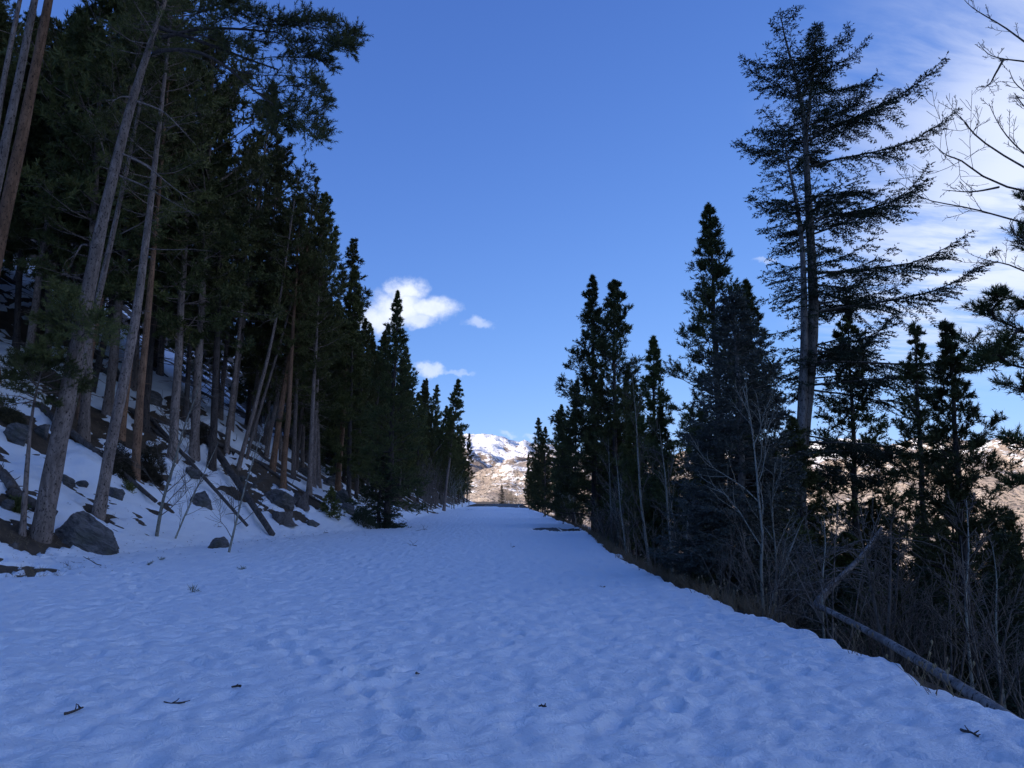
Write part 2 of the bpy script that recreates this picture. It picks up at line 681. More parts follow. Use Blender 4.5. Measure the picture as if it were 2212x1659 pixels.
def line_mesh(j, off, w):
    V, Fc = [], []
    for i in range(len(rys)):
        x, y, z = rv[i * rcols + j]
        V += [(x + off - w / 2, y, z + .006), (x + off + w / 2, y, z + .006)]
    for i in range(len(rys) - 1):
        a = 2 * i
        Fc.append((a, a + 1, a + 3, a + 2))
    return mesh_np('painted_line', V, Fc)


link('painted_line', line_mesh(rcols - 1, -.16, .13), M['paint'], road)
link('painted_line', line_mesh(0, .16, .13), M['paint'], road)

BARE = []        # (x, y, rx, ry, depth): places where the snow has melted through
def bare_px(dx, dy, wx, wy, s=.3):
    p = hit(dx, dy)
    BARE.append((p[0], p[1], wx, wy, s))


for a in [(45, 1158, 1.0, .9), (215, 1110, .75, .7), (95, 1160, .8, .7), (20, 1168, .9, .5), (20, 1230, 1.5, .75, .17), (85, 1226, 1.2, .55, .17), (100, 1243, .8, .5, .16), (-5, 1245, .8, .55, .16), (55, 1236, 1.0, .6, .16),
          (265, 1005, 1.0, 1.2), (320, 1010, 1.1, 1.3), (290, 960, 1.2, 1.5), (165, 880, 1.2, 1.6), (190, 905, 1.0, 1.4), (30, 900, 1.2, 1.0), (440, 945, .9, 1.6), (500, 1020, .5, 1.0),
          (540, 1075, .4, .9), (560, 1010, .8, 1.0), (640, 1110, 1.0, .8), (600, 1110, .6, .6), (680, 1090, .8, 1.2), (700, 1030, 1.1, 2.0), (650, 1000, .9, 1.6), (720, 1070, .9, 1.5),
          (745, 1100, .7, 1.4), (790, 1120, 1.2, 2.2), (830, 1140, 1.1, 1.6), (770, 1060, 1.0, 2.0), (590, 1020, .6, .7), (1010, 1100, .8, 5), (940, 1108, .9, 4), (60, 740, 2, 2), (110, 810, 1.6, 1.4),
          (350, 800, 1.5, 2), (400, 870, 1.2, 1.8), (480, 960, .8, 1.2), (230, 800, 1.3, 1.3), (130, 700, 2, 2), (20, 680, 2, 2)]:
    bare_px(*a)

FRNG = np.random.default_rng(11)
STEPS = []
for (x0, y0, x1, y1, n) in [(-6.2, 12.5, -3.0, 19.0, 11), (-5.2, 10.5, -8.6, 16.5, 12), (-2.2, 15.5, -6.0, 23.5, 13), (-1.2, 6.5, 1.6, 10.0, 8), (.9, 5.2, 2.4, 8.6, 7),
                            (-7.5, 14.5, -9.6, 19.5, 9), (-.5, 5.0, -2.8, 9.0, 8)]:
    for i in range(n):
        t = i / n
        px, py = x0 + (x1 - x0) * t, y0 + (y1 - y0) * t
        dxn, dyn = (y1 - y0), -(x1 - x0)
        l = math.hypot(dxn, dyn)
        sgn = .14 if i % 2 else -.14
        STEPS.append((px + dxn / l * sgn + FRNG.normal() * .06, py + dyn / l * sgn + FRNG.normal() * .06, math.atan2(y1 - y0, x1 - x0) + FRNG.normal() * .2, .05 + .03 * FRNG.random()))
for _ in range(60):
    STEPS.append((FRNG.uniform(-7, 3), FRNG.uniform(4.5, 18), FRNG.uniform(0, 6.28), .025 + .03 * FRNG.random()))


def snow_t(x, y):
    """snow depth over the ground"""
    fo, ed = foot(y), edge(y)
    d, e = fo - x, x - ed
    # the open road: sun-cupped, wind-pitted surface
    wx, wy = x + .16 * pn(x / .5, y / .5, 21), y + .16 * pn(x / .5, y / .5, 22)
    cup = fbm(wx / .40, wy / .34, 3, 31)
    rid = 1 - 2.2 * np.abs(pn(wx / .26, wy / .20, 37))
    cr = pn(x / .14, y / .10, 39)
    broad = fbm(x / 3.2, y / 3.8, 3, 41)
    pit = np.maximum(0, pn(wx / .19, wy / .16, 44) - .05) + 1.0 * np.maximum(0, pn(wx / .38, wy / .32, 45) - .08) + .5 * np.maximum(0, pn(x / .11, y / .10, 46) - .08)
    t = .085 + .020 * cup + .013 * rid - .10 * pit + .012 * cr * sst(y, 30, 10) + .03 * broad
    for (sx, sy, an, dep) in STEPS:
        m = (np.abs(x - sx) < .5) & (np.abs(y - sy) < .5)
        if not m.any():
            continue
        xx, yy = x[m] - sx, y[m] - sy
        c, s = math.cos(an), math.sin(an)
        r2 = ((xx * c + yy * s) / .17) ** 2 + ((-xx * s + yy * c) / .085) ** 2
        t[m] += .95 * (-dep * np.exp(-r2 ** 2) + dep * .35 * np.exp(-((np.sqrt(r2) - 1.45) / .35) ** 2))
    # the slope: uneven cover with soil showing through
    pat = fbm(x / 2.6, y / 2.6, 4, 51) + .35 * pn(x / .5, y / .5, 55)
    sl = sst(d, .2, 3.5)
    far = sst(y, 42, 75)
    t = t + sl * (.32 * pat + .0 - .20 * far)
    # melted patches
    for (bx, by, wx_, wy_, s_) in BARE:
        m = (np.abs(x - bx) < 2.2 * wx_) & (np.abs(y - by) < 2.2 * wy_)
        if m.any():
            r = np.hypot((x[m] - bx) / wx_, (y[m] - by) / wy_) + .8 * fbm(x[m] / .38, y[m] / .38, 4, 61, .65)
            t[m] -= s_ * sst(r, 1.0, .45)
    # the bare strip of asphalt by the right margin and the bare far end of the road
    r = np.hypot((x - 3.05) / 1.35, (y - 40.0) / 3.6) + .3 * fbm(x / .5, y / 1.2, 3, 63)
    t = t - .5 * sst(r, 1.2, .7)
    r = np.hypot((x - 2.2) / 3.2, (y - 43) / 2.2) + .5 * fbm(x / 1.2, y / 1.2, 3, 64)
    t = t - .085 * sst(r, 1.3, .5)
    lim = 146 + 10 * pn(x / 3, y / 14, 65) - 14 * sst(x, -2, 3)
    t = t - .4 * sst(y, lim, lim + 6) * sst(d, .5, -.6)
    # right margin: a rounded lip, then nothing
    wob = .34 * fbm(x / 1.3 + 3, y / 1.1, 3, 71) + .10 * pn(x / .3, y / .28, 75)
    ee = e + wob
    t = t + .02 * np.exp(-((ee + .35) / .35) ** 2) - .75 * sst(ee, -.05, .75) - .6 * sst(ee, .6, 2.0)
    return t


sx = axis([(-48, -22, .7, .22), (-22, -11, .16, .09), (-11, -7, .08, .045), (-7, 4.3, .042, .042), (4.3, 9, .1, .5)])
sy = axis([(3.4, 9, .04, .048), (9, 24, .05, .16), (24, 60, .17, .5), (60, 215, .45, 1.6)])
snow_me = grid_mesh('snow_cover', sx, sy, lambda x, y: base_h(x, y) + snow_t(x, y), keep=lambda x, y: snow_t(x, y) > -.1)
snow = tag(link('snow_cover', snow_me, M['snow']), kind='structure')

# ------------------------------------------------------------------ far mountains
def mountain(name, ridges, slope, xs, ys, mat, rough, floor=-150, seed=100, ns=420.0):
    segs = []
    for line in ridges:
        for a, b in zip(line[:-1], line[1:]):
            segs.append((np.asarray(a), np.asarray(b)))

    def zf(X, Y):
        wx = X + 160 * fbm(X / 600, Y / 600, 3, seed + 7)
        wy = Y + 160 * fbm(X / 600, Y / 600, 3, seed + 8)
        best = np.full(X.shape, -1e9)
        for a, b in segs:
            ab = b - a
            L2 = ab[0] ** 2 + ab[1] ** 2
            t = np.clip(((wx - a[0]) * ab[0] + (wy - a[1]) * ab[1]) / L2, 0, 1)
            dist = np.hypot(wx - a[0] - t * ab[0], wy - a[1] - t * ab[1])
            h = a[2] + t * ab[2] - slope * dist
            best = np.maximum(best, h)
        gul = 1 - 2 * np.abs(fbm(X / ns, Y / ns, 5, seed))
        z = best + rough * (gul - .6) * sst(best, floor, 150)
        return np.maximum(z, floor + 4 * pn(X / 200, Y / 200, seed))
    return tag(link(name, grid_mesh(name, xs, ys, zf), mat), kind='structure')


mp = mat_mountain('alpine_snow_and_rock', -.09, (.22, .175, .145), (.33, .27, .22), (.05, .05, .045))
mr = mat_mountain('forested_valley_side', -.02, (.36, .29, .235), (.46, .385, .32), (.06, .06, .05))
mountain('snow_mountain', [[at(600, 1010, 5600), at(900, 985, 5300), at(1010, 950, 5000), at(1042, 940, 4900), at(1075, 957, 4900), at(1130, 960, 4900), at(1170, 968, 4950), at(1300, 985, 5200), at(1700, 1000, 5600)],
                           [at(1042, 942, 4900), at(1010, 1010, 3900)], [at(1140, 960, 4900), at(1120, 1015, 3900)]], .34,
         axis([(-2600, 3200, 22, 22)]), axis([(2600, 6000, 30, 30)]), mp, 75, -60, 100)
mountain('valley_hill', [[at(1160, 985, 2500), at(1110, 1022, 2250), at(1060, 1062, 2050), at(1020, 1100, 1900)],
                         [at(1160, 985, 2500), at(1350, 985, 2900), at(1600, 978, 2700), at(1850, 955, 2350), at(1950, 952, 2250), at(2060, 938, 2150), at(2180, 948, 2050), at(2500, 940, 1800), at(3200, 930, 1500)]], .33,
         axis([(-700, 3600, 20, 20)]), axis([(560, 3600, 22, 22)]), mr, 38, -150, 140, 300.0)

# ------------------------------------------------------------------ growing trees
UP = np.array([0, 0, 1.0])


def rs_(seed):
    return np.random.default_rng(seed)


def limb(rs, p, d, L, n=5, bend=0.0, wob=.06):
    """a branch: bends up (bend > 0) or down towards its tip"""
    pts = [np.asarray(p, float)]
    d = unit(d)
    for i in range(n):
        d = unit(d + UP * bend / n + rs.normal(size=3) * wob)
        pts.append(pts[-1] + d * L / n)
    return np.array(pts)


def clad(rs, T, wood, pts, sub, per, spread=.8, lift=.25, start=.3, subl=.3, tl=.2, thin=.006):
    """clothe a limb with side shoots that carry brushes of needles"""
    L = np.linalg.norm(np.diff(pts, axis=0), axis=1).sum()
    bd = unit(pts[-1] - pts[0])
    sub = int(sub * 1.4)
    sh = min(1.0, .34 + .5 * L)
    for _ in range(sub):
        s = start + (1 - start) * rs.random() ** .75
        q = bez(pts, s)[0]
        d = unit(bd * .7 + rs.normal(size=3) * np.array([spread, spread, spread * .55]) + UP * lift)
        l = subl * L * (1.25 - s) + .12 * sh
        k = max(1, int(per * (.6 + .8 * rs.random())))
        u = np.linspace(.25, 1, k)[:, None]
        P = q + d * l * u
        D = unit(d[None] + rs.normal(size=(k, 3)) * .45 + UP * lift)
        T.add(P, D, sh * tl * (.7 + .6 * rs.random(k)))
        if wood is not None:
            wood.tube(np.array([q, q + d * l]), [thin, thin * .6], 3)
    T.add(pts[-1][None], bd[None], sh * tl * 1.1)


def trunk_tube(G, rs, spine, r0, sides=9, flare=.35, rtop=.012, pw=.85):
    n = len(spine)
    t = np.linspace(0, 1, n)
    r = r0 * (1 - t) ** pw + rtop
    h = np.linalg.norm(spine - spine[0], axis=1)
    r = r * (1 + flare * np.exp(-h / (r0 * 1.6)))
    G.tube(spine, r, sides, .035, rs)
    return r


def straight(rs, H, lean=(0, 0), n=16, wob=.05):
    t = np.linspace(0, 1, n)
    w = np.cumsum(rs.normal(size=(n, 2)) * wob, axis=0) * .35
    w -= w[0]
    return np.stack([lean[0] * t ** 1.2 * H + w[:, 0], lean[1] * t ** 1.2 * H + w[:, 1], t * H], -1)


def grow_pine(seed, spine, r0, lo, W, nb, sub=8, per=3, K=9, nl=.13, nw=.022, tl=.2, dead=10, prof='oval', up0=-8, up1=55, sides=8, thin=.006, bias=None, flare=.35):
    rs = rs_(seed)
    wood, T = Geo(), Tufts()
    trunk_tube(wood, rs, spine, r0, sides, flare)
    for i in range(nb):
        tt = (i + rs.random()) / nb
        tt = tt ** .9
        t = lo + (.995 - lo) * tt
        p = bez(spine, t)[0]
        if prof == 'oval':
            L = W * (min(1.0, .45 + tt * 2.4) * (1 - tt) ** .68 + .03)
        elif prof == 'round':
            L = W * (math.sqrt(max(0, 1 - (2 * (tt - .42)) ** 2 * .72)) * (1 - tt ** 6) * .95 + .05)
        else:
            L = W * ((1 - tt) ** .85 * .98 + .025)
        L *= .6 + .7 * rs.random()
        az = i * 2.39996 + rs.normal() * .5
        if bias is not None:
            L *= 1 + bias[0] * math.cos(az - bias[1])
        el = math.radians(up0 + (up1 - up0) * tt ** 1.3 + rs.normal() * 9)
        d = np.array([math.cos(az) * math.cos(el), math.sin(az) * math.cos(el), math.sin(el)])
        pts = limb(rs, p, d, L, 5, .55, .09)
        wood.tube(pts, np.linspace(.011 + .009 * L, .004, len(pts)), 3)
        clad(rs, T, wood if thin else None, pts, max(2, int(sub * (.35 + .65 * L / W))), per, tl=tl, thin=thin or .006)
    for i in range(dead):
        t = lo * (.30 + .75 * rs.random()) if lo > .12 else lo
        p = bez(spine, t)[0]
        az = rs.random() * 6.28
        L = .3 + 1.3 * rs.random() ** 2
        pts = limb(rs, p, (math.cos(az), math.sin(az), -.15 + .2 * rs.normal()), L, 4, -.25, .18)
        wood.tube(pts, np.linspace(.016, .004, len(pts)), 3)
        if rs.random() < .5:
            q = bez(pts, .55)[0]
            wood.tube(limb(rs, q, (math.cos(az + .8), math.sin(az + .8), 0), L * .45, 3, -.2, .15), np.linspace(.009, .003, 4), 3)
    return wood, T, dict(K=K + 2, nl=nl, nw=nw * 1.5)


def grow_spruce(seed, spine, r0, lo, W, nb, K=9, nl=.07, nw=.016, step=.11, droop=-18, top=35, sides=8, power=.85, width=None, dense=1.0, tip=.5, sag=-.1, gaps=0.0, fan=.5, flare=.35, hang=.18):
    """boughs with flat sprays to either side; width(t, az) overrides the cone"""
    rs = rs_(seed)
    wood, T = Geo(), Tufts()
    trunk_tube(wood, rs, spine, r0, sides, flare)
    for i in range(nb):
        tt = ((i + rs.random()) / nb)
        if gaps and math.sin(tt * 47 + seed) < gaps - 1 + .4 * rs.random():
            continue
        t = lo + (.99 - lo) * tt
        p = bez(spine, t)[0]
        az = i * 2.39996 + rs.normal() * .4
        L = width(tt, az) if width else W * ((1 - tt) ** power + .03)
        L *= .72 + .45 * rs.random()
        if L < .08:
            L = .08
        el = math.radians(droop + (top - droop) * tt ** 1.1 + rs.normal() * 6)
        d = np.array([math.cos(az) * math.cos(el), math.sin(az) * math.cos(el), math.sin(el)])
        a = limb(rs, p, d, L * .6, 4, sag, .05)
        b = limb(rs, a[-1], a[-1] - a[-2], L * .4, 3, tip, .05)
        pts = np.vstack([a, b[1:]])
        wood.tube(pts, np.linspace(.010 + .009 * L, .004, len(pts)), 3)
        # sprays
        m = max(3, int(L * dense / .16))
        side = unit(np.cross(d, UP))
        for j in range(m):
            s = .12 + .88 * (j + rs.random()) / m
            q = bez(pts, s)[0]
            bd = unit(bez(pts, min(1, s + .05))[0] - bez(pts, s - .05)[0])
            sg = 1 if j % 2 else -1
            l = (fan * L * (1 - s) * (.6 + .5 * rs.random()) + .14) * min(1, .35 + s * 1.6)
            sd_ = unit(bd * .75 + side * sg * (.75 + .3 * rs.random()) + UP * (-hang + .16 * rs.normal()))
            k = max(2, int(l / step))
            u = np.linspace(.12, .95, k)[:, None]
            P = q + sd_ * l * u + UP * (-.10 * l * u ** 2)
            D = unit(sd_[None] + rs.normal(size=(k, 3)) * .30 + side[None] * sg * .15)
            T.add(P, D, step * (1.0 + .6 * rs.random(k)))
            pp = unit(np.cross(sd_, UP))
            for sg2 in (-1, 1):
                D2 = unit(sd_[None] * .65 + pp[None] * sg2 * .8 + rs.normal(size=(k, 3)) * .18 - UP * .12)
                T.add(P, D2, step * (1.9 - 1.1 * u[:, 0]) * (.7 + .6 * rs.random(k)))
            if l > .35:
                wood.tube(np.array([q, q + sd_ * l * .8]), [.006, .003], 3)
        k = max(2, int(L * .6 / step))
        u = np.linspace(.35, 1, k)
        P = bez(pts, u)
        T.add(P, unit(np.gradient(P, axis=0) + rs.normal(size=(k, 3)) * .15), step * 1.5)
    return wood, T, dict(K=K - 1, nl=nl * 1.1, nw=nw * 1.5, a0=25, a1=60)


def leader(T, spine, rs, n=10, l=.16):
    """a bristling tip"""
    u = np.linspace(.95, 1.0, n)
    P = bez(spine, u)
    T.add(P, unit(UP[None] + rs.normal(size=(n, 3)) * .16), l * .8)


def make_tree(name, label, cat, loc, grown, seed, bark, needles, group=None):
    wood, T, kw = grown
    root = thing(name, label, cat, loc, group)
    link('trunk', wood.mesh('trunk'), bark, root)
    link('crown', T.mesh('crown', rs_(seed + 999), **kw), needles, root)
    return root


def px_spine(points, Yd=None, top=None, n=18, base=None, sink=.15):
    """a trunk through picture points; the first is its foot on the ground"""
    b = hit(*points[0]) if base is None else np.asarray(base, float)
    Yd = Yd or [0] * len(points)
    w = [b]
    for (p, dy) in zip(points[1:], Yd[1:]):
        w.append(at(p[0], p[1], b[1] + dy))
    w = np.array(w)
    if top is not None and w[-1][2] - b[2] < top:
        d = unit(unit(w[-1] - w[-2]) + UP * .6)
        w = np.vstack([w, w[-1] + d * (top - (w[-1][2] - b[2])) / max(d[2], .5)])
    loc = b - UP * sink
    w = smooth_line(w - loc, n, 2)
    w[0] = 0
    return loc, w


# ------------------------------------------------------------------ the pines that stand at the foot of the slope
def dead_branch(root, loc, pxs, Y, r=.03, seed=0, twigs=4, spread=.5):
    rs = rs_(seed)
    pts = smooth_line(np.array([at(a, b, Y + (c[0] if c else 0)) for a, b, *c in pxs]) - loc, 10, 1)
    G = Geo()
    G.tube(pts, np.linspace(r, .005, 10), 5, .06, rs)
    for i in range(twigs):
        q = bez(pts, .4 + .6 * rs.random())[0]
        d = unit(unit(pts[-1] - pts[0]) + rs.normal(size=3) * spread)
        G.tube(limb(rs, q, d, .3 + .5 * rs.random(), 4, -.3, .2), np.linspace(.008, .003, 5), 3)
    return link('dead_branch', G.mesh('dead_branch'), M['bark'], root)


# the big leaning pine beside the boulder, with the bough that reaches out over the road
loc, sp = px_spine([(88, 1158), (118, 1000), (168, 740), (219, 486), (270, 270), (318, 110), (352, 20)], [0, 0, 0, .2, .5, .9, 1.2], top=21, n=26)
RA = rs_(5)
wood, T, kw = grow_pine(41, sp, .235, .70, 2.6, 60, 9, 4, 12, .11, .017, .2, 5, sides=12, flare=.15)
T2 = Tufts()
Y0 = loc[1] + .6
boughs = [[(336, 85), (430, 60), (520, 62), (600, 70)], [(330, 112), (380, 104), (440, 112), (500, 150), (545, 195), (590, 225)], [(345, 60), (450, 95), (540, 130), (600, 150)]]
spray = [[(520, 62), (600, 50), (680, 60), (735, 80), (772, 98)], [(560, 75), (620, 60), (680, 40), (715, 45)], [(600, 70), (650, 110), (700, 135), (720, 150)], [(520, 62), (560, 45), (600, 45), (640, 48)],
         [(545, 195), (600, 215), (650, 240), (690, 265), (705, 300)], [(545, 195), (590, 190), (640, 180), (680, 200), (700, 235)], [(590, 225), (620, 260), (640, 280)], [(500, 150), (560, 165), (620, 160), (660, 170), (690, 190)],
         [(540, 130), (600, 120), (660, 128), (700, 120), (740, 100)], [(440, 112), (480, 90), (540, 85), (600, 95), (660, 90)], [(540, 40), (500, 20), (470, 10), (520, -10)], [(600, 225), (640, 255), (675, 290), (690, 305)],
         [(640, 48), (700, 60), (750, 70), (778, 75)], [(660, 90), (720, 100), (760, 112)], [(560, 180), (590, 210), (575, 250), (600, 285)], [(450, 60), (480, 40), (520, 30), (560, 30)], [(400, 70), (450, 80), (500, 100), (540, 110)], [(380, 60), (420, 30), (460, 20), (510, 10)]]
GB = Geo()
for k, b in enumerate(boughs):
    pts = smooth_line(np.array([at(x, y, Y0 - .25 * j) for j, (x, y) in enumerate(b)]) - loc, 12, 2)
    GB.tube(pts, np.linspace(.065, .022, 12), 6, .05, RA)
for k, b in enumerate(spray):
    dy = RA.normal() * .7 - .8
    pts = smooth_line(np.array([at(x, y, Y0 - .3 + dy * (j / (len(b) - 1))) for j, (x, y) in enumerate(b)]) - loc, 9, 1)
    GB.tube(pts, np.linspace(.02, .006, 9), 4)
    clad(RA, T2, GB, pts, 30, 4, .85, .3, .06, .16, .2, .006)
root = thing('lodgepole_pine', 'big leaning pine beside the boulder with a bough reaching over the road', 'pine tree', loc)
link('trunk', wood.mesh('trunk'), M['bark'], root)
link('crown', T.mesh('crown', rs_(1), **kw), M['pine'], root)
ob = tag(link('overhanging_bough', GB.mesh('overhanging_bough'), M['dark'], root), 'long bent bough with dense needle brushes')
link('needles', T2.mesh('needles', rs_(2), 18, .105, .02), M['pine2'], ob)
# two low green boughs on its lower trunk
T3, G3 = Tufts(), Geo()
for b in [[(165, 735), (140, 700), (110, 690), (85, 700)], [(165, 740), (180, 720), (205, 715), (222, 735)], [(170, 720), (150, 670), (135, 640), (125, 620)], [(168, 730), (120, 740), (100, 755), (90, 765)], [(170, 700), (185, 690), (200, 690), (215, 700)],
          [(168, 720), (150, 700), (130, 680), (150, 640)], [(168, 730), (150, 735), (135, 735), (120, 730)]]:
    dd = RA.normal() * .6 - .7
    pts = smooth_line(np.array([at(x, y, Y0 - .6 + dd * j / 3) for j, (x, y) in enumerate(b)]) - loc, 7, 1)
    G3.tube(pts, np.linspace(.02, .006, 7), 4)
    clad(RA, T3, G3, pts, 26, 4, .9, .25, .1, .35, .17, .005)
lb = link('low_bough', G3.mesh('low_bough'), M['dark'], root)
link('needles', T3.mesh('needles', rs_(3), 15, .11, .022), M['pine'], lb)
for k, pxs in enumerate([[(293, 218), (350, 237), (377, 263), (423, 313)], [(260, 330), (317, 357), (367, 400), (420, 437)], [(247, 375), (320, 405), (377, 440), (430, 467)], [(190, 530), (177, 527), (165, 548), (150, 560)], [(285, 210), (262, 208), (240, 220)]]):
    dead_branch(root, loc, pxs, loc[1] + .4, .034, 20 + k)

# its slimmer neighbours, each through the points it passes in the photograph
def slope_pine(label, pts, r0, top, lo=.5, W=1.7, seed=0, bark='bark', needles='pine', nb=50, Yd=None, name='lodgepole_pine', group=None, dead=9, n=20, **kw):
    loc, sp = px_spine(pts, Yd or [0, .1, .3, .6, .9, 1.2][:len(pts)], top=top, n=n)
    g = grow_pine(seed, sp, r0 * .74, lo, W, nb, dead=dead, sides=10, flare=.18, **kw)
    return make_tree(name, label, 'pine tree', loc, g, seed, M[bark], M[needles], group), loc


slope_pine('slim pale pine trunk rising just behind the big leaning pine', [(112, 1050), (150, 905), (200, 700), (248, 486), (290, 290), (322, 130)], .155, 19, .55, 1.6, 51, dead=12)
rb, lb_ = slope_pine('grey flecked pine with a dark ring of bare earth round its foot', [(212, 1112), (245, 930), (292, 705), (320, 486)], .235, 20, .50, 2.0, 52)
dead_branch(rb, lb_, [(317, 537), (360, 540), (410, 538), (460, 543)], lb_[1] + .3, .022, 31, 2)
slope_pine('upright brown pine standing in a mat of dark juniper', [(292, 1030), (300, 880), (314, 741), (337, 486)], .20, 19, .48, 1.9, 53, 'orange')
slope_pine('pine half hidden behind the grey flecked pine', [(262, 945), (272, 850), (285, 740), (305, 560)], .18, 19, .5, 1.9, 54, 'orange')
slope_pine('dark leaning pine on the slope behind the slim pale trunk', [(196, 850), (214, 780), (232, 710), (260, 600)], .19, 18, .5, 1.9, 55, 'dark')
slope_pine('reddish pine upslope of the log that ends at the aspen sapling', [(172, 900), (185, 820), (198, 740), (225, 610)], .19, 18, .5, 1.9, 56, 'orange')
slope_pine('orange barked pine with a thick foot above the fallen logs', [(588, 1015), (604, 900), (622, 790), (640, 700)], .21, 17, .55, 2.1, 57, 'orange')
slope_pine('long pale pine pole leaning towards the road above the broken log', [(514, 1010), (545, 900), (580, 770), (607, 635)], .135, 16, .62, 1.3, 58, nb=34, dead=6)
slope_pine('thin curved pine pole next to the long pale one', [(530, 994), (560, 890), (600, 760), (638, 627)], .10, 15, .62, 1.1, 59, nb=30, dead=6)
slope_pine('straight pine behind the broken log, trunk bare to mid height', [(488, 974), (500, 880), (512, 770), (524, 641)], .16, 17, .5, 1.8, 60)
slope_pine('leaning grey pine directly behind the orange barked pine', [(574, 985), (590, 900), (612, 800), (640, 710)], .16, 16, .52, 1.7, 61)
slope_pine('orange pine of a close pair at the bare snow bank', [(688, 925), (692, 870), (697, 800), (705, 700)], .20, 16, .42, 2.2, 62, 'orange')
slope_pine('thinner partner in the close pair at the bare snow bank', [(678, 912), (686, 860), (694, 800), (706, 720)], .14, 15, .45, 1.7, 63, 'orange')
slope_pine('crooked pine leaning away from the straight ones by the snow bank', [(622, 960), (640, 900), (660, 820), (672, 760)], .13, 15, .5, 1.5, 64)
# three trunks whose feet are beyond the boulder, rising steeply side by side
slope_pine('thick reddish trunk of three that rise side by side upslope', [(-128, 1105), (-60, 790), (0, 515), (55, 260), (106, 0)], .27, 24, .72, 2.3, 65, 'orange', Yd=[0, 0, .2, .3, .4], dead=4)
slope_pine('pale grey trunk in the middle of three that rise side by side', [(-150, 1060), (-72, 700), (0, 365), (45, 150), (76, 0)], .22, 24, .72, 2.1, 66, Yd=[0, 0, .2, .3, .4], dead=4)
slope_pine('thinnest trunk of three that rise side by side upslope', [(-90, 900), (-45, 560), (0, 210), (30, 60), (44, 0)], .19, 24, .7, 2.0, 67, Yd=[0, 0, .2, .3, .4], dead=4)
# the little pine with a bare stem
loc, sp = px_spine([(49, 1150), (58, 1010), (70, 880), (82, 830), (92, 790)], [0, 0, 0, -.1, -.2], n=12)
rg = grow_pine(68, sp, .07, .78, 1.15, 26, 10, 4, 12, .10, .016, .18, 3, 'round', -20, 40, 8)
make_tree('young_pine', 'slim bare-stemmed young pine with a small green head beside the big leaning pine', 'pine tree', loc, rg, 68, M['bark'], M['pine2'])

# ------------------------------------------------------------------ stock trees for the stand
HIDE = []
def stock(name, grown, seed, bark, needles):
    r = make_tree(name, 'x', 'pine tree' if 'pine' in name else 'spruce tree', (0, 0, -500), grown, seed, bark, needles)
    HIDE.append(r)
    return r


TALL = [stock('lodgepole_pine', grow_pine(200 + i, straight(rs_(300 + i), h, (.02 * (i - 2), .01), 18, .05), r, lo, w, nb, 9, 4, 9, .16, .034, .22, 16, pf), 200 + i, M[bk], M[nd])
        for i, (h, r, lo, w, nb, pf, bk, nd) in enumerate([(18, .17, .38, 2.2, 80, 'oval', 'bark', 'pine'), (16, .15, .30, 2.1, 84, 'oval', 'dark', 'pine2'), (19, .19, .44, 2.2, 76, 'oval', 'orange', 'pine'),
                                                       (17, .16, .24, 2.3, 90, 'oval', 'bark', 'pine2'), (15, .15, .34, 2.7, 84, 'round', 'bark', 'pine')])]
FULL = [stock('lodgepole_pine', grow_pine(220 + i, straight(rs_(320 + i), h, (0, 0), 18, .04), r, lo, w, nb, 10, 4, 9, .17, .034, .24, 4, pf, -5, 50, 6, 0), 220 + i, M['dark'], M[nd])
        for i, (h, r, lo, w, nb, pf, nd) in enumerate([(14, .15, .06, 1.9, 105, 'cone', 'pine2'), (15.5, .16, .10, 1.7, 105, 'oval', 'pine'), (13, .14, .04, 2.1, 105, 'cone', 'pine2'), (16, .17, .14, 2.2, 110, 'oval', 'pine')])]
SPRUCE = [stock('spruce', grow_spruce(240 + i, straight(rs_(340 + i), h, (0, 0), 16, .03), r, lo, w, nb, 8, .10, .024, .15, fan=.5), 240 + i, M['dark'], M['spruce'])
          for i, (h, r, lo, w, nb) in enumerate([(9, .12, .03, 1.5, 110), (12, .15, .05, 1.9, 125), (7, .10, .02, 1.5, 95)])]

# ------------------------------------------------------------------ the stand on the slope
RF = rs_(77)
G1 = 'bare-trunked pines of the slope stand'
G2 = 'dense pines along the foot of the slope'
LOOK1 = ['grey-barked pine with a bare lower trunk', 'dark-barked pine with a low crown', 'tall orange-barked pine with a high crown', 'grey pine leafy almost to its foot', 'round-headed pine with a grey trunk']
LOOK2 = ['narrow dark pine green to the ground', 'slender pine with a short bare foot', 'squat wide pine green to the ground', 'tall full pine with short trunk']
def L1(ki, x, y):
    d = float(foot(y)) - x
    return LOOK1[ki] + (' behind the row beside the fallen logs' if d < 13 and y < 36 else ' beside the bare snow bank' if d < 13 else ' midway up the shaded slope' if d < 22 else ' high up the shaded slope')


G4 = 'dark undergrowth pines inside the slope stand'
def L3(ki, x, y):
    return LOOK2[ki] + ' between bare trunks upslope'


def L2(ki, x, y):
    d = float(foot(y)) - x
    return LOOK2[ki] + (' between the lone pine and the alders' if y < 75 else ' behind the alders' if y < 112 else ' towards the end of the road') + (', second row' if d > 7 else '')




def plant(kinds, x, y, s, label, group, rs, lean=.03, used=None):
    ki = int(rs.integers(len(kinds)))
    k = kinds[ki]
    z = float(base_h(x, y)) - .12
    label = label(ki, x, y)
    return copy_tree(k, (x, y, z), rs.random() * 6.283, s, (rs.normal() * lean, .05 + rs.normal() * lean), label, group, s * (.92 + .16 * rs.random()))


placed = [(o.location.x, o.location.y) for o in COL.objects if o.parent is None and o.type == 'EMPTY' and o.location.z > -100]


def free(x, y, r):
    return all((x - a) ** 2 + (y - b) ** 2 > r * r for a, b in placed)


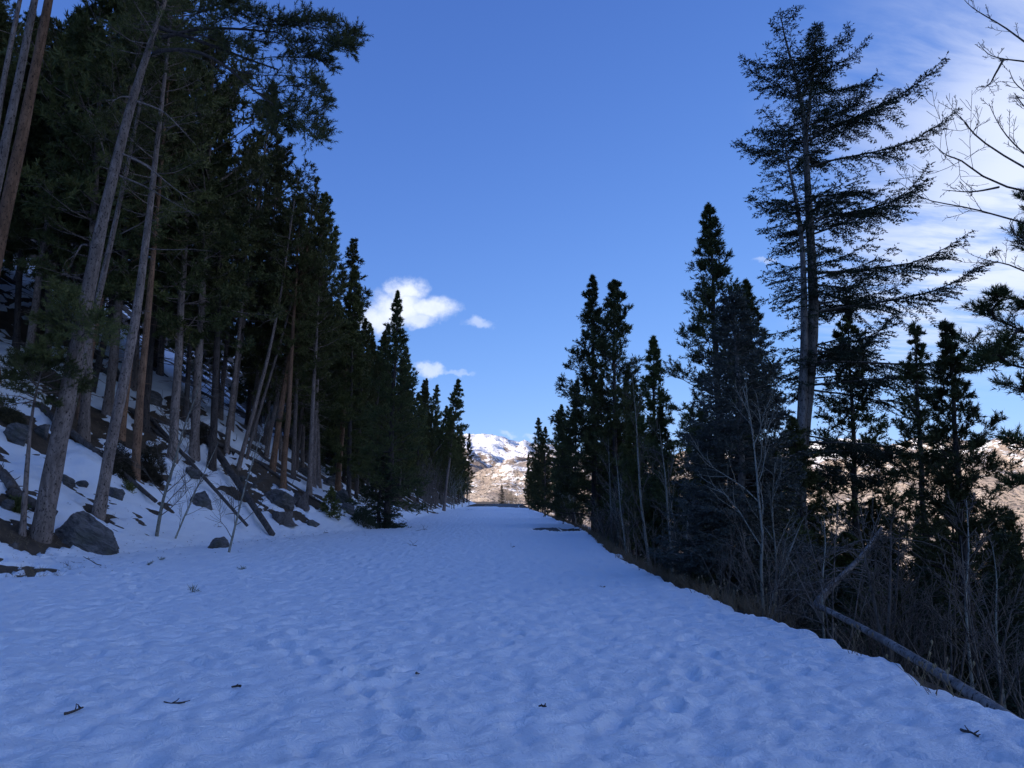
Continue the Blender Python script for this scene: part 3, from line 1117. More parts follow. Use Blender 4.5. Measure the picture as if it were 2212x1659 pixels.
def scatter(n, xr, yr, kinds, sr, label, group, gap, tries=40, lean=.03):
    done = 0
    for _ in range(n * tries):
        if done >= n:
            break
        y = yr[0] + (yr[1] - yr[0]) * RF.random()
        d = xr[0] + (xr[1] - xr[0]) * RF.random()
        x = float(foot(y)) - d
        if not free(x, y, gap):
            continue
        placed.append((x, y))
        plant(kinds, x, y, sr[0] + (sr[1] - sr[0]) * RF.random(), label, group, RF, lean)
        done += 1


for (dx, Y, ki, s) in [(250, 31, 3, 1.25), (330, 32, 1, 1.3), (395, 31, 3, 1.22), (440, 33, 4, 1.35), (478, 33, 1, 1.22), (205, 28, 3, 1.25), (150, 27, 4, 1.5), (510, 38, 3, 1.18), (300, 36, 4, 1.5), (560, 42, 4, 1.2)]:
    x = at(dx, 700, Y)[0]
    placed.append((x, Y))
    z = float(base_h(x, Y)) - .12
    copy_tree(TALL[ki], (x, Y, z), RF.random() * 6.28, s * .95, (RF.normal() * .02, .05), L1(ki, x, Y), G1, s)
scatter(34, (7.5, 17), (23, 42), TALL, (.85, 1.12), L1, G1, 2.0)
scatter(16, (3.6, 9), (36, 47), TALL, (.78, .98), L1, G1, 1.7)
scatter(40, (16, 30), (22, 52), TALL, (.85, 1.15), L1, G1, 2.0)
scatter(26, (28, 44), (26, 70), TALL, (.9, 1.2), L1, G1, 2.2)
scatter(22, (8, 24), (26, 46), FULL, (.95, 1.2), L3, G4, 2.2)
scatter(26, (2.8, 7), (44, 90), FULL, (.72, .98), L2, G2, 1.8)
scatter(26, (6.5, 13), (44, 90), FULL, (.95, 1.15), L2, G2, 2.0)
scatter(26, (1.6, 8), (90, 205), FULL, (.85, 1.15), L2, G2, 2.6)
scatter(14, (7, 16), (90, 200), FULL, (1.05, 1.3), L2, G2, 3)

# the lone tall pine-spruce at the foot of the slope and others that stand out along the road
def loner(name, label, cat, base_px, top_px, grow, seed, bark, needles, Y=None, X=None, group=None, bottom=None):
    if X is not None:
        b = np.array([X, Y, float(base_h(X, Y))])
    else:
        b = hit(*base_px)
    tp = at(top_px[0], top_px[1], b[1])
    lo_ = b - UP * .2
    sp = straight(rs_(seed), 1.0, (0, 0), 18, .0)
    sp = sp * 1.0
    w = np.cumsum(rs_(seed).normal(size=(18, 2)) * .03, axis=0)
    w -= np.linspace(0, 1, 18)[:, None] * w[-1]
    sp = np.outer(np.linspace(0, 1, 18), tp - lo_)
    sp[:, :2] += w
    g = grow(sp)
    leader(g[1], sp, rs_(seed + 5))
    return make_tree(name, label, cat, lo_, g, seed, M[bark], M[needles], group)


loner('pine', 'tall dark pine standing alone at the foot of the slope, its skirt touching the snow', 'pine tree', (836, 1140), (858, 632),
      lambda sp: grow_pine(401, sp, .20, .09, 2.4, 125, 12, 4, 11, .12, .022, .2, 4, 'cone', -12, 58, 9), 401, 'dark', 'pine2')
loner('young_spruce', 'low spreading spruce under the lone dark pine', 'spruce tree', (822, 1138), (826, 985),
      lambda sp: grow_spruce(402, sp, .10, .02, 1.75, 80, 9, .09, .02, .13, -8, 30), 402, 'dark', 'spruce')
loner('pine', 'slender pine with a bare grey stem rising from the road edge past the alders', 'pine tree', (958, 1104), (990, 822),
      lambda sp: grow_pine(403, sp, .22, .42, 1.9, 80, 10, 4, 9, .22, .045, .3, 10, 'oval', -15, 45, 6), 403, 'bark', 'pine')
loner('pine_sapling', 'knee-high green pine sapling by the rocks at the slope foot', 'pine tree', (716, 1120), (716, 1056),
      lambda sp: grow_pine(404, sp, .03, .05, .62, 40, 7, 3, 10, .10, .016, .16, 0, 'cone', 5, 60, 6), 404, 'dark', 'pine')

# ------------------------------------------------------------------ trees below the right-hand margin
def right(name, label, cat, x, Y, top, grow, seed, bark, needles, group=None):
    """x: picture column of the trunk, Y: distance"""
    X = at(x, 1080, Y)[0]
    return loner(name, label, cat, None, top, grow, seed, bark, needles, Y, X, group)


right('pine', 'taller of two dark pines growing side by side past the asphalt patch', 'pine tree', 1284, 44, (1279, 598), lambda sp: grow_pine(501, sp, .19, .08, 3.3, 135, 12, 4, 10, .16, .03, .24, 10, 'cone', -8, 55, 8), 501, 'dark', 'pine2')
right('pine', 'shorter, rounder-topped one of two dark pines growing side by side', 'pine tree', 1332, 42, (1325, 610), lambda sp: grow_pine(502, sp, .19, .08, 3.2, 135, 12, 4, 10, .16, .03, .24, 10, 'oval', -8, 55, 8), 502, 'dark', 'pine2')
right('pine', 'small bushy pine between the paired pines and the tall dense one', 'pine tree', 1412, 31, (1411, 732), lambda sp: grow_pine(503, sp, .13, .12, 1.7, 95, 11, 4, 10, .13, .025, .2, 8, 'cone', -5, 55, 8), 503, 'dark', 'pine')
right('pine', 'tall dense pine rising behind the blue-grey spruce', 'pine tree', 1548, 25, (1532, 446), lambda sp: grow_pine(504, sp, .20, .06, 2.8, 160, 13, 4, 11, .12, .02, .2, 8, 'cone', -8, 52, 9), 504, 'dark', 'pine2')
right('pine', 'broad pine just behind the tall dense pine', 'pine tree', 1630, 28, (1612, 610), lambda sp: grow_pine(505, sp, .18, .06, 2.7, 120, 12, 4, 10, .13, .024, .2, 8, 'cone', -8, 52, 8), 505, 'dark', 'pine')
right('pine', 'dense pine growing just behind the trunk of the forked fir', 'pine tree', 1832, 29, (1830, 640), lambda sp: grow_pine(509, sp, .18, .08, 2.9, 130, 12, 4, 9, .14, .028, .2, 6, 'cone', -10, 45, 8), 509, 'dark', 'pine2')
right('blue_spruce', 'dense blue-grey spruce at the snow edge, branches down to the ground', 'spruce tree', 1592, 14.5, (1583, 640), lambda sp: grow_spruce(506, sp, .10, .02, 1.75, 210, 9, .062, .018, .11, -14, 38, 9, .75, dense=1.15, fan=.55), 506, 'fir', 'blue')
right('pine', 'loose pine with bare lower stem beyond the big forked fir', 'pine tree', 1978, 21, (1975, 703), lambda sp: grow_pine(507, sp, .14, .25, 1.4, 80, 10, 4, 10, .11, .02, .19, 12, 'oval', -15, 50, 8), 507, 'dark', 'pine2')
right('pine', 'bushy pine with upswept boughs beside the loose bare-stemmed one', 'pine tree', 2052, 18, (2040, 700), lambda sp: grow_pine(508, sp, .15, .06, 2.3, 130, 12, 4, 11, .11, .018, .19, 8, 'cone', -10, 48, 8), 508, 'dark', 'pine2')

# the big forked fir
XF = at(1722, 1080, 24)[0]
bf = np.array([XF, 24.0, float(base_h(XF, 24.0))]) - UP * .3
mainp = smooth_line(np.array([bf] + [at(x, y, 24) for x, y in [(1722, 1060), (1738, 900), (1755, 760), (1758, 640), (1748, 470), (1742, 350), (1738, 250), (1722, 170), (1698, 100), (1685, 28)]]) - bf, 26, 1)
forkp = smooth_line(np.array([at(x, y, 23.7) for x, y in [(1728, 1000), (1735, 830), (1738, 700), (1735, 560), (1728, 470), (1712, 400), (1698, 330), (1690, 275)]]) - bf, 16, 1)
top2 = smooth_line(np.array([at(x, y, 24.2) for x, y in [(1740, 300), (1752, 200), (1758, 120), (1764, 56)]]) - bf, 10, 1)
UNIT = 24 / F


FW = rs_(77)


def fir_w(tt, az):
    c = math.cos(az)                                  # +1 is downhill, away from the road
    # lower boughs are long on the open side, the trunk is almost bare towards the road
    r = np.interp(tt, [0, .12, .3, .45, .6, .75, .88, .96, 1], [4.4, 5.0, 5.6, 6.0, 5.4, 4.6, 3.2, 1.6, .4])
    l = np.interp(tt, [0, .15, .35, .5, .62, .75, .86, .95, 1], [.8, 1.1, .9, 1.3, 2.5, 2.9, 2.3, 1.2, .4])
    k = .5 + .5 * c
    return (l + (r - l) * k ** 1.6) * (.55 + .45 * abs(c)) * (.55 + .65 * FW.random())


g = grow_spruce(601, mainp, .30, .13, 1, 270, 7, .068, .025, .12, -14, 30, 12, width=fir_w, dense=1.0, tip=.55, sag=-.05, gaps=.42, fan=.46, flare=.2, hang=.38)
g2 = grow_spruce(602, forkp, .17, .25, 1, 70, 7, .066, .021, .115, -10, 22, 9, width=lambda tt, az: (.75 + .95 * tt * (1.1 - tt) * 2.2) * (.7 - .5 * math.cos(az)) * 1.15, dense=1.0, tip=.4, sag=-.05, gaps=.3, fan=.45, flare=0, hang=.35)
g3 = grow_spruce(603, top2, .07, .15, 1.05, 80, 7, .06, .019, .105, -5, 50, 6, .7, fan=.4, flare=0)
root = thing('fir', 'tall forked fir with long one-sided boughs towering over the snow edge', 'fir tree', bf)
tr = link('trunk', g[0].mesh('trunk'), M['fir'], root)
link('second_stem', g2[0].mesh('second_stem'), M['fir'], root)
link('second_top', g3[0].mesh('second_top'), M['fir'], root)
for gg, sd_ in ((g, 1), (g2, 2), (g3, 3)):
    link('crown', gg[1].mesh('crown', rs_(610 + sd_), **gg[2]), M['spruce'], root)

# pine at the picture's right side: a trunk outside the frame whose boughs reach in
XR = at(2330, 1080, 13)[0]
br = np.array([XR, 13.0, float(base_h(XR, 13.0)) - .2])
wood, T = Geo(), Tufts()
RR = rs_(620)
spr = straight(RR, 11.5, (0, 0), 14, .03)
trunk_tube(wood, RR, spr, .17, 9)
for b in [[(2330, 830), (2250, 800), (2180, 790), (2120, 765), (2095, 740)], [(2330, 760), (2260, 735), (2200, 710), (2150, 690), (2100, 672)], [(2330, 900), (2270, 860), (2220, 845), (2170, 830)], [(2330, 700), (2290, 680), (2240, 670), (2200, 650)],
          [(2330, 620), (2280, 580), (2230, 540), (2195, 500)], [(2330, 560), (2290, 520), (2250, 470), (2212, 430)], [(2330, 1010), (2270, 990), (2220, 970), (2180, 950)], [(2330, 1080), (2270, 1050), (2210, 1040), (2180, 1060)], [(2150, 690), (2140, 670), (2160, 650), (2150, 640)],
          [(2180, 790), (2150, 760), (2130, 780), (2115, 800)], [(2200, 710), (2180, 740), (2170, 760), (2150, 770)]]:
    dd = RR.normal() * .5
    pts = smooth_line(np.array([at(x, y, 13 + dd * j / 4) for j, (x, y) in enumerate(b)]) - br, 9, 1)
    wood.tube(pts, np.linspace(.035, .007, 9), 5)
    clad(RR, T, wood, pts, 26, 4, .75, .35, .1, .16, .14, .005)
for i in range(40):
    az = RR.random() * 6.28
    if math.cos(az) < -.2:
        continue
    p = bez(spr, .3 + .65 * RR.random())[0]
    pts = limb(RR, p, (math.cos(az), math.sin(az), .1), 1.2 * (.5 + RR.random()), 5, .4)
    wood.tube(pts, np.linspace(.02, .006, 6), 3)
    clad(RR, T, wood, pts, 12, 4, .8, .3, .2, .3, .15, .005)
root = thing('pine', 'pine beyond the fallen dead tree whose bristly boughs reach towards the road', 'pine tree', br)
link('trunk', wood.mesh('trunk'), M['dark'], root)
link('crown', T.mesh('crown', rs_(621), 16, .09, .017), M['pine2'], root)

# fill below the margin: further pines and spruces on the falling slope
RG = rs_(88)
G3 = 'conifers on the falling slope below the road'
placed2 = []
def fill(n, xr, Yr, topr, kinds, label, gap):
    done = 0
    for _ in range(n * 60):
        if done >= n:
            break
        x, Y = RG.uniform(*xr), RG.uniform(*Yr)
        X = at(x, 1080, Y)[0]
        if X < float(edge(Y)) + 1.2 or not all((X - a) ** 2 + (Y - b) ** 2 > gap * gap for a, b in placed2):
            continue
        placed2.append((X, Y))
        z = float(base_h(X, Y)) - .2
        tz = at(x, RG.uniform(*topr), Y)[2]
        k = kinds[int(RG.integers(len(kinds)))]
        H = max(v.co.z for v in list(k.children)[0].data.vertices) if k not in HH else HH[k]
        HH[k] = H
        s = (tz - z) / H
        if s < .25:
            continue
        w = float(np.clip(s, .6, 1.25))
        copy_tree(k, (X, Y, z), RG.random() * 6.28, w, (RG.normal() * .02, RG.normal() * .02), label, G3, s)
        done += 1


HH = {}
fill(5, (1135, 1175), (120, 200), (960, 1030), FULL, 'distant dark conifer lining the far end of the road on its valley side', 3)
fill(8, (1160, 1235), (62, 120), (860, 960), FULL, 'bushy pine in the row leading to the paired dark pines', 2.5)
fill(8, (1225, 1420), (34, 60), (800, 900), FULL, 'mid-height pine clustered round the foot of the paired dark pines', 2)
fill(14, (1380, 1740), (17, 34), (880, 1060), SPRUCE + FULL, 'lower conifer crowded beneath the tall dense pine', 1.6)
fill(18, (1740, 2260), (17, 34), (1070, 1210), SPRUCE + FULL, 'dark conifer below the forked fir on the falling slope', 1.6)
fill(11, (1900, 2400), (26, 60), (1020, 1110), SPRUCE + FULL, 'dark conifer far down the slope behind the bristly boughed pine', 2.5)
fill(14, (1640, 2300), (10, 19), (1200, 1330), SPRUCE, 'small spruce in the gloom under the forked fir', 1.4)

# ------------------------------------------------------------------ leafless trees and shrubs
def bare(G, rs, p, d, L, r, lev, n=6, bend=.12, wob=.10, kids=5, spread=.8, ratio=.45, rmin=.0022, s0=.3):
    pts = limb(rs, p, d, L, n, bend, wob)
    G.tube(pts, np.linspace(r, max(rmin, r * .25), len(pts)), 6 if r > .03 else (4 if r > .01 else 3))
    grow_on(G, rs, pts, r, lev, kids, spread, ratio, bend, rmin, s0)


def grow_on(G, rs, pts, r, lev, kids, spread=.8, ratio=.45, bend=.12, rmin=.0022, s0=.3):
    if lev <= 0:
        return
    L = np.linalg.norm(np.diff(pts, axis=0), axis=1).sum()
    for i in range(kids):
        s = s0 + (.97 - s0) * (i + rs.random()) / kids
        q = bez(pts, s)[0]
        d0 = unit(bez(pts, min(1, s + .06))[0] - bez(pts, s - .06)[0])
        side = unit(np.cross(d0, rs.normal(size=3)))
        d = unit(d0 * .8 + side * spread * (.6 + .6 * rs.random()) + UP * .15)
        bare(G, rs, q, d, L * ratio * (1.25 - .75 * s) * (.6 + .7 * rs.random()), max(rmin, r * (.62 - .3 * s)), lev - 1, 5, bend, .13, max(3, kids - 1), spread, ratio, rmin)


def px_bare(name, label, pts_px, Y, r, seed, kids=8, lev=2, mat='aspen', base=None, group=None, ratio=.32, extra=()):
    rs = rs_(seed)
    b = hit(*pts_px[0]) if base is None else np.asarray(base, float)
    Y = b[1] if Y is None else Y
    w = np.array([b - UP * .1] + [at(x, y, Y) for x, y in pts_px[1:]])
    loc = w[0].copy()
    pts = smooth_line(w - loc, 14, 1)
    G = Geo()
    G.tube(pts, r * (1 - np.linspace(0, 1, 14)) ** .8 + .003, 7, .03, rs)
    B = Geo()
    grow_on(B, rs, pts, r * .55, lev, kids, .85, ratio, rmin=.0034, s0=.12)
    root = thing(name, label, 'bare tree', loc, group)
    link('trunk', G.mesh('trunk'), M[mat], root)
    link('branches', B.mesh('branches'), M['twig'], root)
    return root, loc


px_bare('aspen_sapling', 'smooth green-grey aspen sapling at the foot of the slope', [(338, 1157), (350, 1085), (377, 1000), (396, 925), (424, 855), (440, 795)], None, .058, 701, 20)
px_bare('aspen_sapling', 'thin dark sapling leaning between the aspen sapling and the small rock', [(376, 1162), (400, 1112), (425, 1055), (450, 1003), (472, 955)], None, .03, 702, 15)
px_bare('aspen_sapling', 'crooked sapling growing from the snow in front of the broken log', [(492, 1195), (506, 1145), (528, 1055), (556, 965), (582, 890)], None, .036, 703, 18)

# stock shrubs and saplings
BHIDE = []
def bare_stock(name, seed, stems, H, r, kids, lev, fan, mat):
    rs = rs_(seed)
    G = Geo()
    for i in range(stems):
        a = rs.random() * 6.28
        d = unit((math.cos(a) * fan * rs.random(), math.sin(a) * fan * rs.random(), 1))
        bare(G, rs, (rs.normal() * .06, rs.normal() * .06, -.1), d, H * (.65 + .5 * rs.random()), r * (.6 + .6 * rs.random()), lev, 8, .1, .07, kids, .75, .34, .003)
    me = G.mesh(name)
    me.materials.append(M[mat])
    return me


SAPS = [bare_stock('aspen_sapling', 720 + i, 1 + i % 2, 4.2, .032, 9, 2, .18, 'aspen') for i in range(4)]
SHRUB = [bare_stock('bare_shrub', 730 + i, 7, 1.7, .013, 5, 2, .75, 'twig') for i in range(4)]
BUSHY = [bare_stock('alder', 740 + i, 5, 4.0, .03, 7, 2, .4, 'twig') for i in range(2)]


def put(me, name, x, y, s, rz, label, cat, group, dz=0.0, sz=None, tilt=(0, 0)):
    o = link(name, me, None)
    o.location = (x, y, float(base_h(x, y)) + dz)
    o.rotation_euler = (tilt[0], tilt[1], rz)
    o.scale = (s, s, sz or s)
    return tag(o, label, cat, group)


def margin_Y(dx, off):
    Ys = np.linspace(4, 190, 3000)
    X = edge(Ys) + off
    cx, sy_, cy_ = None, math.sin(YAW), math.cos(YAW)
    xr, yr = cy_ * X + sy_ * Ys, -sy_ * X + cy_ * Ys
    dep = yr * math.cos(PITCH) + (0 - 1.6) * math.sin(PITCH)
    col = 1106 + F * xr / dep
    return float(Ys[np.argmin(np.abs(col - dx))])


def px_margin(name, label, base_dx, off, pts, r, seed, kids=9, lev=2, mat='aspen', ratio=.3):
    Y = margin_Y(base_dx, off)
    X = float(edge(Y)) + off
    b = np.array([X, Y, float(base_h(X, Y))])
    return px_bare(name, label, [(0, 0)] + pts, Y, r, seed, kids, lev, mat, b, None, ratio)


px_margin('aspen', 'tallest pale aspen with a kinked stem in the thicket by the blue-grey spruce', 1405, 1.3, [(1397, 1180), (1384, 1080), (1379, 1000), (1374, 900), (1366, 815)], .05, 751, 12)
px_margin('aspen', 'slender aspen with a wavy stem next to the tallest pale one', 1452, 1.0, [(1450, 1180), (1442, 1100), (1438, 1030), (1428, 960), (1424, 915)], .036, 752, 14)
px_margin('aspen', 'aspen standing beside the paired dark pines', 1322, 1.3, [(1322, 1150), (1318, 1060), (1316, 1000), (1314, 940)], .06, 753, 10)
px_margin('aspen', 'thin forked aspen between the paired pines and the tallest pale aspen', 1352, 1.1, [(1348, 1150), (1340, 1100), (1336, 1040), (1330, 980)], .04, 754, 9)
px_margin('broken_snag', 'short splintered pale stub beside the blue-grey spruce', 1480, .9, [(1482, 1180), (1486, 1130), (1488, 1090)], .045, 755, 3, 1)
px_margin('aspen_sapling', 'sapling leaning out from beneath the blue-grey spruce', 1650, .9, [(1668, 1290), (1700, 1210), (1722, 1150), (1738, 1115)], .022, 756, 8)
px_margin('aspen_sapling', 'straight pale sapling at the broken end of the fallen trunk', 1778, .7, [(1777, 1330), (1776, 1250), (1784, 1180), (1780, 1120)], .013, 757, 14)
px_margin('aspen_sapling', 'upright sapling rising behind the middle of the fallen trunk', 2092, 1.5, [(2092, 1400), (2085, 1290), (2094, 1190), (2088, 1080)], .017, 758, 16)
px_margin('aspen_sapling', 'slim twin-like sapling beside the upright one behind the fallen trunk', 2160, 1.4, [(2158, 1440), (2150, 1340), (2155, 1250), (2144, 1180)], .013, 759, 14)
willow = None
for k, (tops, r) in enumerate([([(1905, 1380), (1885, 1280), (1868, 1200), (1852, 1115)], .022), ([(1918, 1380), (1922, 1300), (1924, 1220), (1925, 1130)], .024), ([(1925, 1390), (1935, 1310), (1940, 1230), (1943, 1145)], .018)]):
    w_, wl = px_margin('willow', 'leafless willow with three stems fanning up behind the fallen trunk', 1917 + 4 * k, .75, tops, r, 761 + k, 12, 2, 'twig', .36)
    if willow is None:
        willow, wl0 = w_, wl
    else:
        for ch in list(w_.children):
            ch.parent = willow
            ch.location = Vector(wl - wl0)
        bpy.data.objects.remove(w_)

# bare aspen whose limbs hang in from beyond the frame
YA = 11.0
XA = at(2360, 1080, YA)[0]
ba = np.array([XA, YA, float(base_h(XA, YA)) - .1])
RA2 = rs_(770)
GT, GL = Geo(), Geo()
GT.tube(smooth_line(np.array([ba] + [at(x, y, YA) for x, y in [(2350, 900), (2330, 600), (2310, 400), (2290, 150), (2270, -150)]]) - ba, 16, 1), np.linspace(.11, .04, 16), 8, .03, RA2)
for b in [[(2320, 500), (2212, 483), (2126, 456), (2058, 442), (1994, 433), (1945, 395)], [(2310, 430), (2212, 415), (2158, 406), (2113, 378), (2081, 346), (2044, 337), (2015, 310)], [(2158, 404), (2120, 412), (2090, 415), (2035, 410)],
          [(2310, 420), (2204, 355), (2158, 333), (2108, 296), (2081, 260), (2058, 237)], [(2305, 390), (2212, 333), (2172, 292), (2149, 255), (2136, 223)], [(2290, 150), (2212, 132), (2167, 128), (2131, 118), (2113, 91)], [(2167, 130), (2150, 160), (2140, 180), (2128, 190)],
          [(2285, 130), (2212, 91), (2172, 59), (2131, 36), (2095, 14), (2080, -4)], [(2330, 620), (2212, 588), (2181, 570), (2140, 565), (2108, 554)], [(2320, 540), (2240, 540), (2200, 520), (2180, 480)], [(2300, 250), (2230, 210), (2190, 180), (2180, 150)], [(2300, 300), (2240, 260), (2212, 230), (2190, 200)]]:
    pts = smooth_line(np.array([at(x, y, YA + RA2.normal() * .08 * j) for j, (x, y) in enumerate(b)]) - ba, 12, 1)
    GL.tube(pts, np.linspace(.020, .0045, 12), 5)
    grow_on(GL, RA2, pts, .011, 2, 8, .75, .26, .2, .0035, .35)
root = thing('aspen', 'leafless aspen with long drooping twigs against the streaky cloud', 'bare tree', ba)
link('trunk', GT.mesh('trunk'), M['aspen'], root)
link('branches', GL.mesh('branches'), M['twig'], root)

# thicket along the margin
RT = rs_(780)
for i in range(34):
    y = 9 + 60 * RT.random() ** 1.6
    x = float(edge(y)) + .5 + 1.8 * RT.random()
    put(SHRUB[i % 4], 'bare_shrub', x, y, .7 + .6 * RT.random(), RT.random() * 6.28, 'low leafless shrub in the thicket along the snow edge', 'shrub', 'leafless shrubs along the snow edge')
for i in range(22):
    y = 12 + 50 * RT.random() ** 1.3
    x = float(edge(y)) + .9 + 2.4 * RT.random()
    put(SAPS[i % 4], 'aspen_sapling', x, y, .6 + .5 * RT.random(), RT.random() * 6.28, 'thin leafless sapling in the dim thicket below the margin', 'bare tree', 'saplings in the thicket below the margin', 0, None, (RT.normal() * .08, RT.normal() * .08))
for i in range(12):
    y = 5.5 + 6 * RT.random()
    x = float(edge(y)) + .8 + 2.2 * RT.random()
    put(SHRUB[i % 4], 'bare_shrub', x, y, .55 + .5 * RT.random(), RT.random() * 6.28, 'leafless shrub tangled round the fallen trunk', 'shrub', 'shrubs round the fallen trunk')
for i in range(9):
    y = 76 + 34 * RT.random()
    x = float(foot(y)) - .3 - 1.6 * RT.random()
    put(BUSHY[i % 2], 'alder', x, y, 1.0 + .7 * RT.random(), RT.random() * 6.28, 'grey leafless alder clump beside the slender bare-stemmed pine', 'bare tree', 'alders at the slope foot', 0, None, (.0, .12))
for i in range(8):
    y = 112 + 60 * RT.random()
    x = float(foot(y)) - .2 - 1.0 * RT.random()
    put(SAPS[i % 4], 'aspen_sapling', x, y, 1.3 + .5 * RT.random(), RT.random() * 6.28, 'pale leafless aspen before the far roadside pines', 'bare tree', 'aspens along the far stand')

# sunlit grove past the end of the road
for i in range(16):
    Y = 430 + 40 * RT.random()
    p = at(1078 + 52 * RT.random(), 1080, Y)
    H = 4.5 + 3.5 * (p[0] - at(1075, 1080, Y)[0]) / 14
    put(BUSHY[i % 2], 'aspen', p[0], Y, 1.7 + .5 * RT.random(), RT.random() * 6.28, 'sunlit bare aspen in the grove past the end of the road', 'bare tree', 'sunlit aspens past the road end', 0, max(1.6, (9 + 3 * RT.random()) / 4.2))
X0 = at(1084, 1080, 262)
k = SPRUCE[0]
copy_tree(k, (X0[0], 262, float(base_h(X0[0], 262)) - .3), 1.0, 1.05, (0, 0), 'lone small dark spruce where the road ends, in front of the sunlit aspens', None, (at(1084, 1046, 262)[2] - float(base_h(X0[0], 262))) / 9.0)
for i in range(6):
    p = at(1062 + 60 * RT.random(), 1080, 232 + 14 * RT.random())
    put(SHRUB[i % 4], 'bare_shrub', p[0], p[1], 1.6, RT.random() * 6.28, 'dark leafless brush at the bend where the road ends', 'shrub', 'brush at the end of the road')

# ------------------------------------------------------------------ rocks
def rock_mesh(seed, w, d, h, sub=4, cuts=14, tilt=0.0, lo=.42):
    rs = rs_(seed)
    bm = bmesh.new()
    bmesh.ops.create_icosphere(bm, subdivisions=sub, radius=1.0)
    P = np.array([v.co[:] for v in bm.verts])
    for _ in range(cuts):
        n = unit(rs.normal(size=3))
        o = lo + .35 * rs.random()
        s = np.maximum(P @ n - o, 0)
        P = P - s[:, None] * n[None] * .92
    nz = fbm(P[:, 0] * 2.1 + seed, P[:, 1] * 2.1 + P[:, 2] * 1.7, 4, seed) + .6 * fbm(P[:, 2] * 4 + P[:, 0], P[:, 1] * 4 - seed, 3, seed + 3)
    P = P * (1 + .17 * nz)[:, None]
    P = P / (np.abs(P).max(axis=0)[None])
    P = P * np.array([w / 2, d / 2, h / 2])[None]
    if tilt:
        P[:, 2] += -tilt * P[:, 0]
    for v, c in zip(bm.verts, P):
        v.co = c
    me = bpy.data.meshes.new('boulder')
    bm.to_mesh(me)
    bm.free()
    return me


def rock_px(name, label, x0, x1, y0, y1, seed, group=None, sub=4, tilt=0.0, cat='rock', bury=.35, mat='rock', lo=.42, cuts=14):
    b = hit((x0 + x1) / 2, y1 - (y1 - y0) * .15)
    sc = b[1] / F
    w, h = (x1 - x0) * sc, (y1 - y0) * sc
    me = rock_mesh(seed, w * 1.04, w * .85, h * (1 + bury) * 1.05, sub, cuts, tilt, lo)
    top = at((x0 + x1) / 2, y0, b[1])[2]
    o = link(name, me, M[mat])
    o.location = (b[0], b[1] + w * .2, top - h * (1 + bury) * .5)
    return tag(o, label, cat, group)


def big_boulder():
    b = hit(185, 1190)
    sc = b[1] / F
    prof = np.array([(100, 1150), (108, 1125), (150, 1097), (176, 1103), (215, 1122), (240, 1160), (256, 1196), (238, 1203), (214, 1201), (170, 1182), (120, 1168)])
    rs = rs_(810)
    bm = bmesh.new()
    bmesh.ops.create_icosphere(bm, subdivisions=5, radius=1.0)
    P = np.array([v.co[:] for v in bm.verts])
    # facets
    for n, o in [((.35, -.85, .35), .62), ((-.45, -.75, .45), .66), ((.75, -.35, .55), .70), ((-.7, .1, .7), .72), ((.2, .3, .93), .80), ((.9, .3, .2), .8), ((0, -.9, -.2), .75), ((.15, -.55, .82), .72)]:
        n = unit(n)
        s = np.maximum(P @ n - o, 0)
        P = P - s[:, None] * n[None] * .95
    nz = fbm(P[:, 0] * 2 + 3, P[:, 1] * 2 + P[:, 2] * 2.6, 5, 811, .6)
    st = fbm(P[:, 0] * 3 + P[:, 2] * 7, P[:, 1] * 3 - P[:, 2] * 3, 3, 815)
    P = P * (1 + .11 * nz + .06 * st)[:, None]
    P /= np.abs(P).max(axis=0)[None]
    # height outline: high shoulder by the pine, sloping away
    w = 158 * sc
    top = np.interp(P[:, 0], [-1, -.85, -.35, 0, .45, .8, 1], [.30, .62, 1.0, .95, .70, .30, .0])
    z = np.where(P[:, 2] > 0, P[:, 2] * top * 78 * sc, P[:, 2] * .55)
    z = z - P[:, 0] * 12 * sc
    Q = np.stack([P[:, 0] * w / 2, P[:, 1] * w * .36, z], -1)
    for v, c in zip(bm.verts, Q):
        v.co = c
    me = bpy.data.meshes.new('boulder')
    bm.to_mesh(me)
    bm.free()
    c = at(178, 1172, b[1] + .35)
    o = link('boulder', me, M['rock'])
    o.location = (c[0], b[1] + .45, c[2])
    tag(o, 'big grey granite boulder leaning against the foot of the large pine', 'boulder')


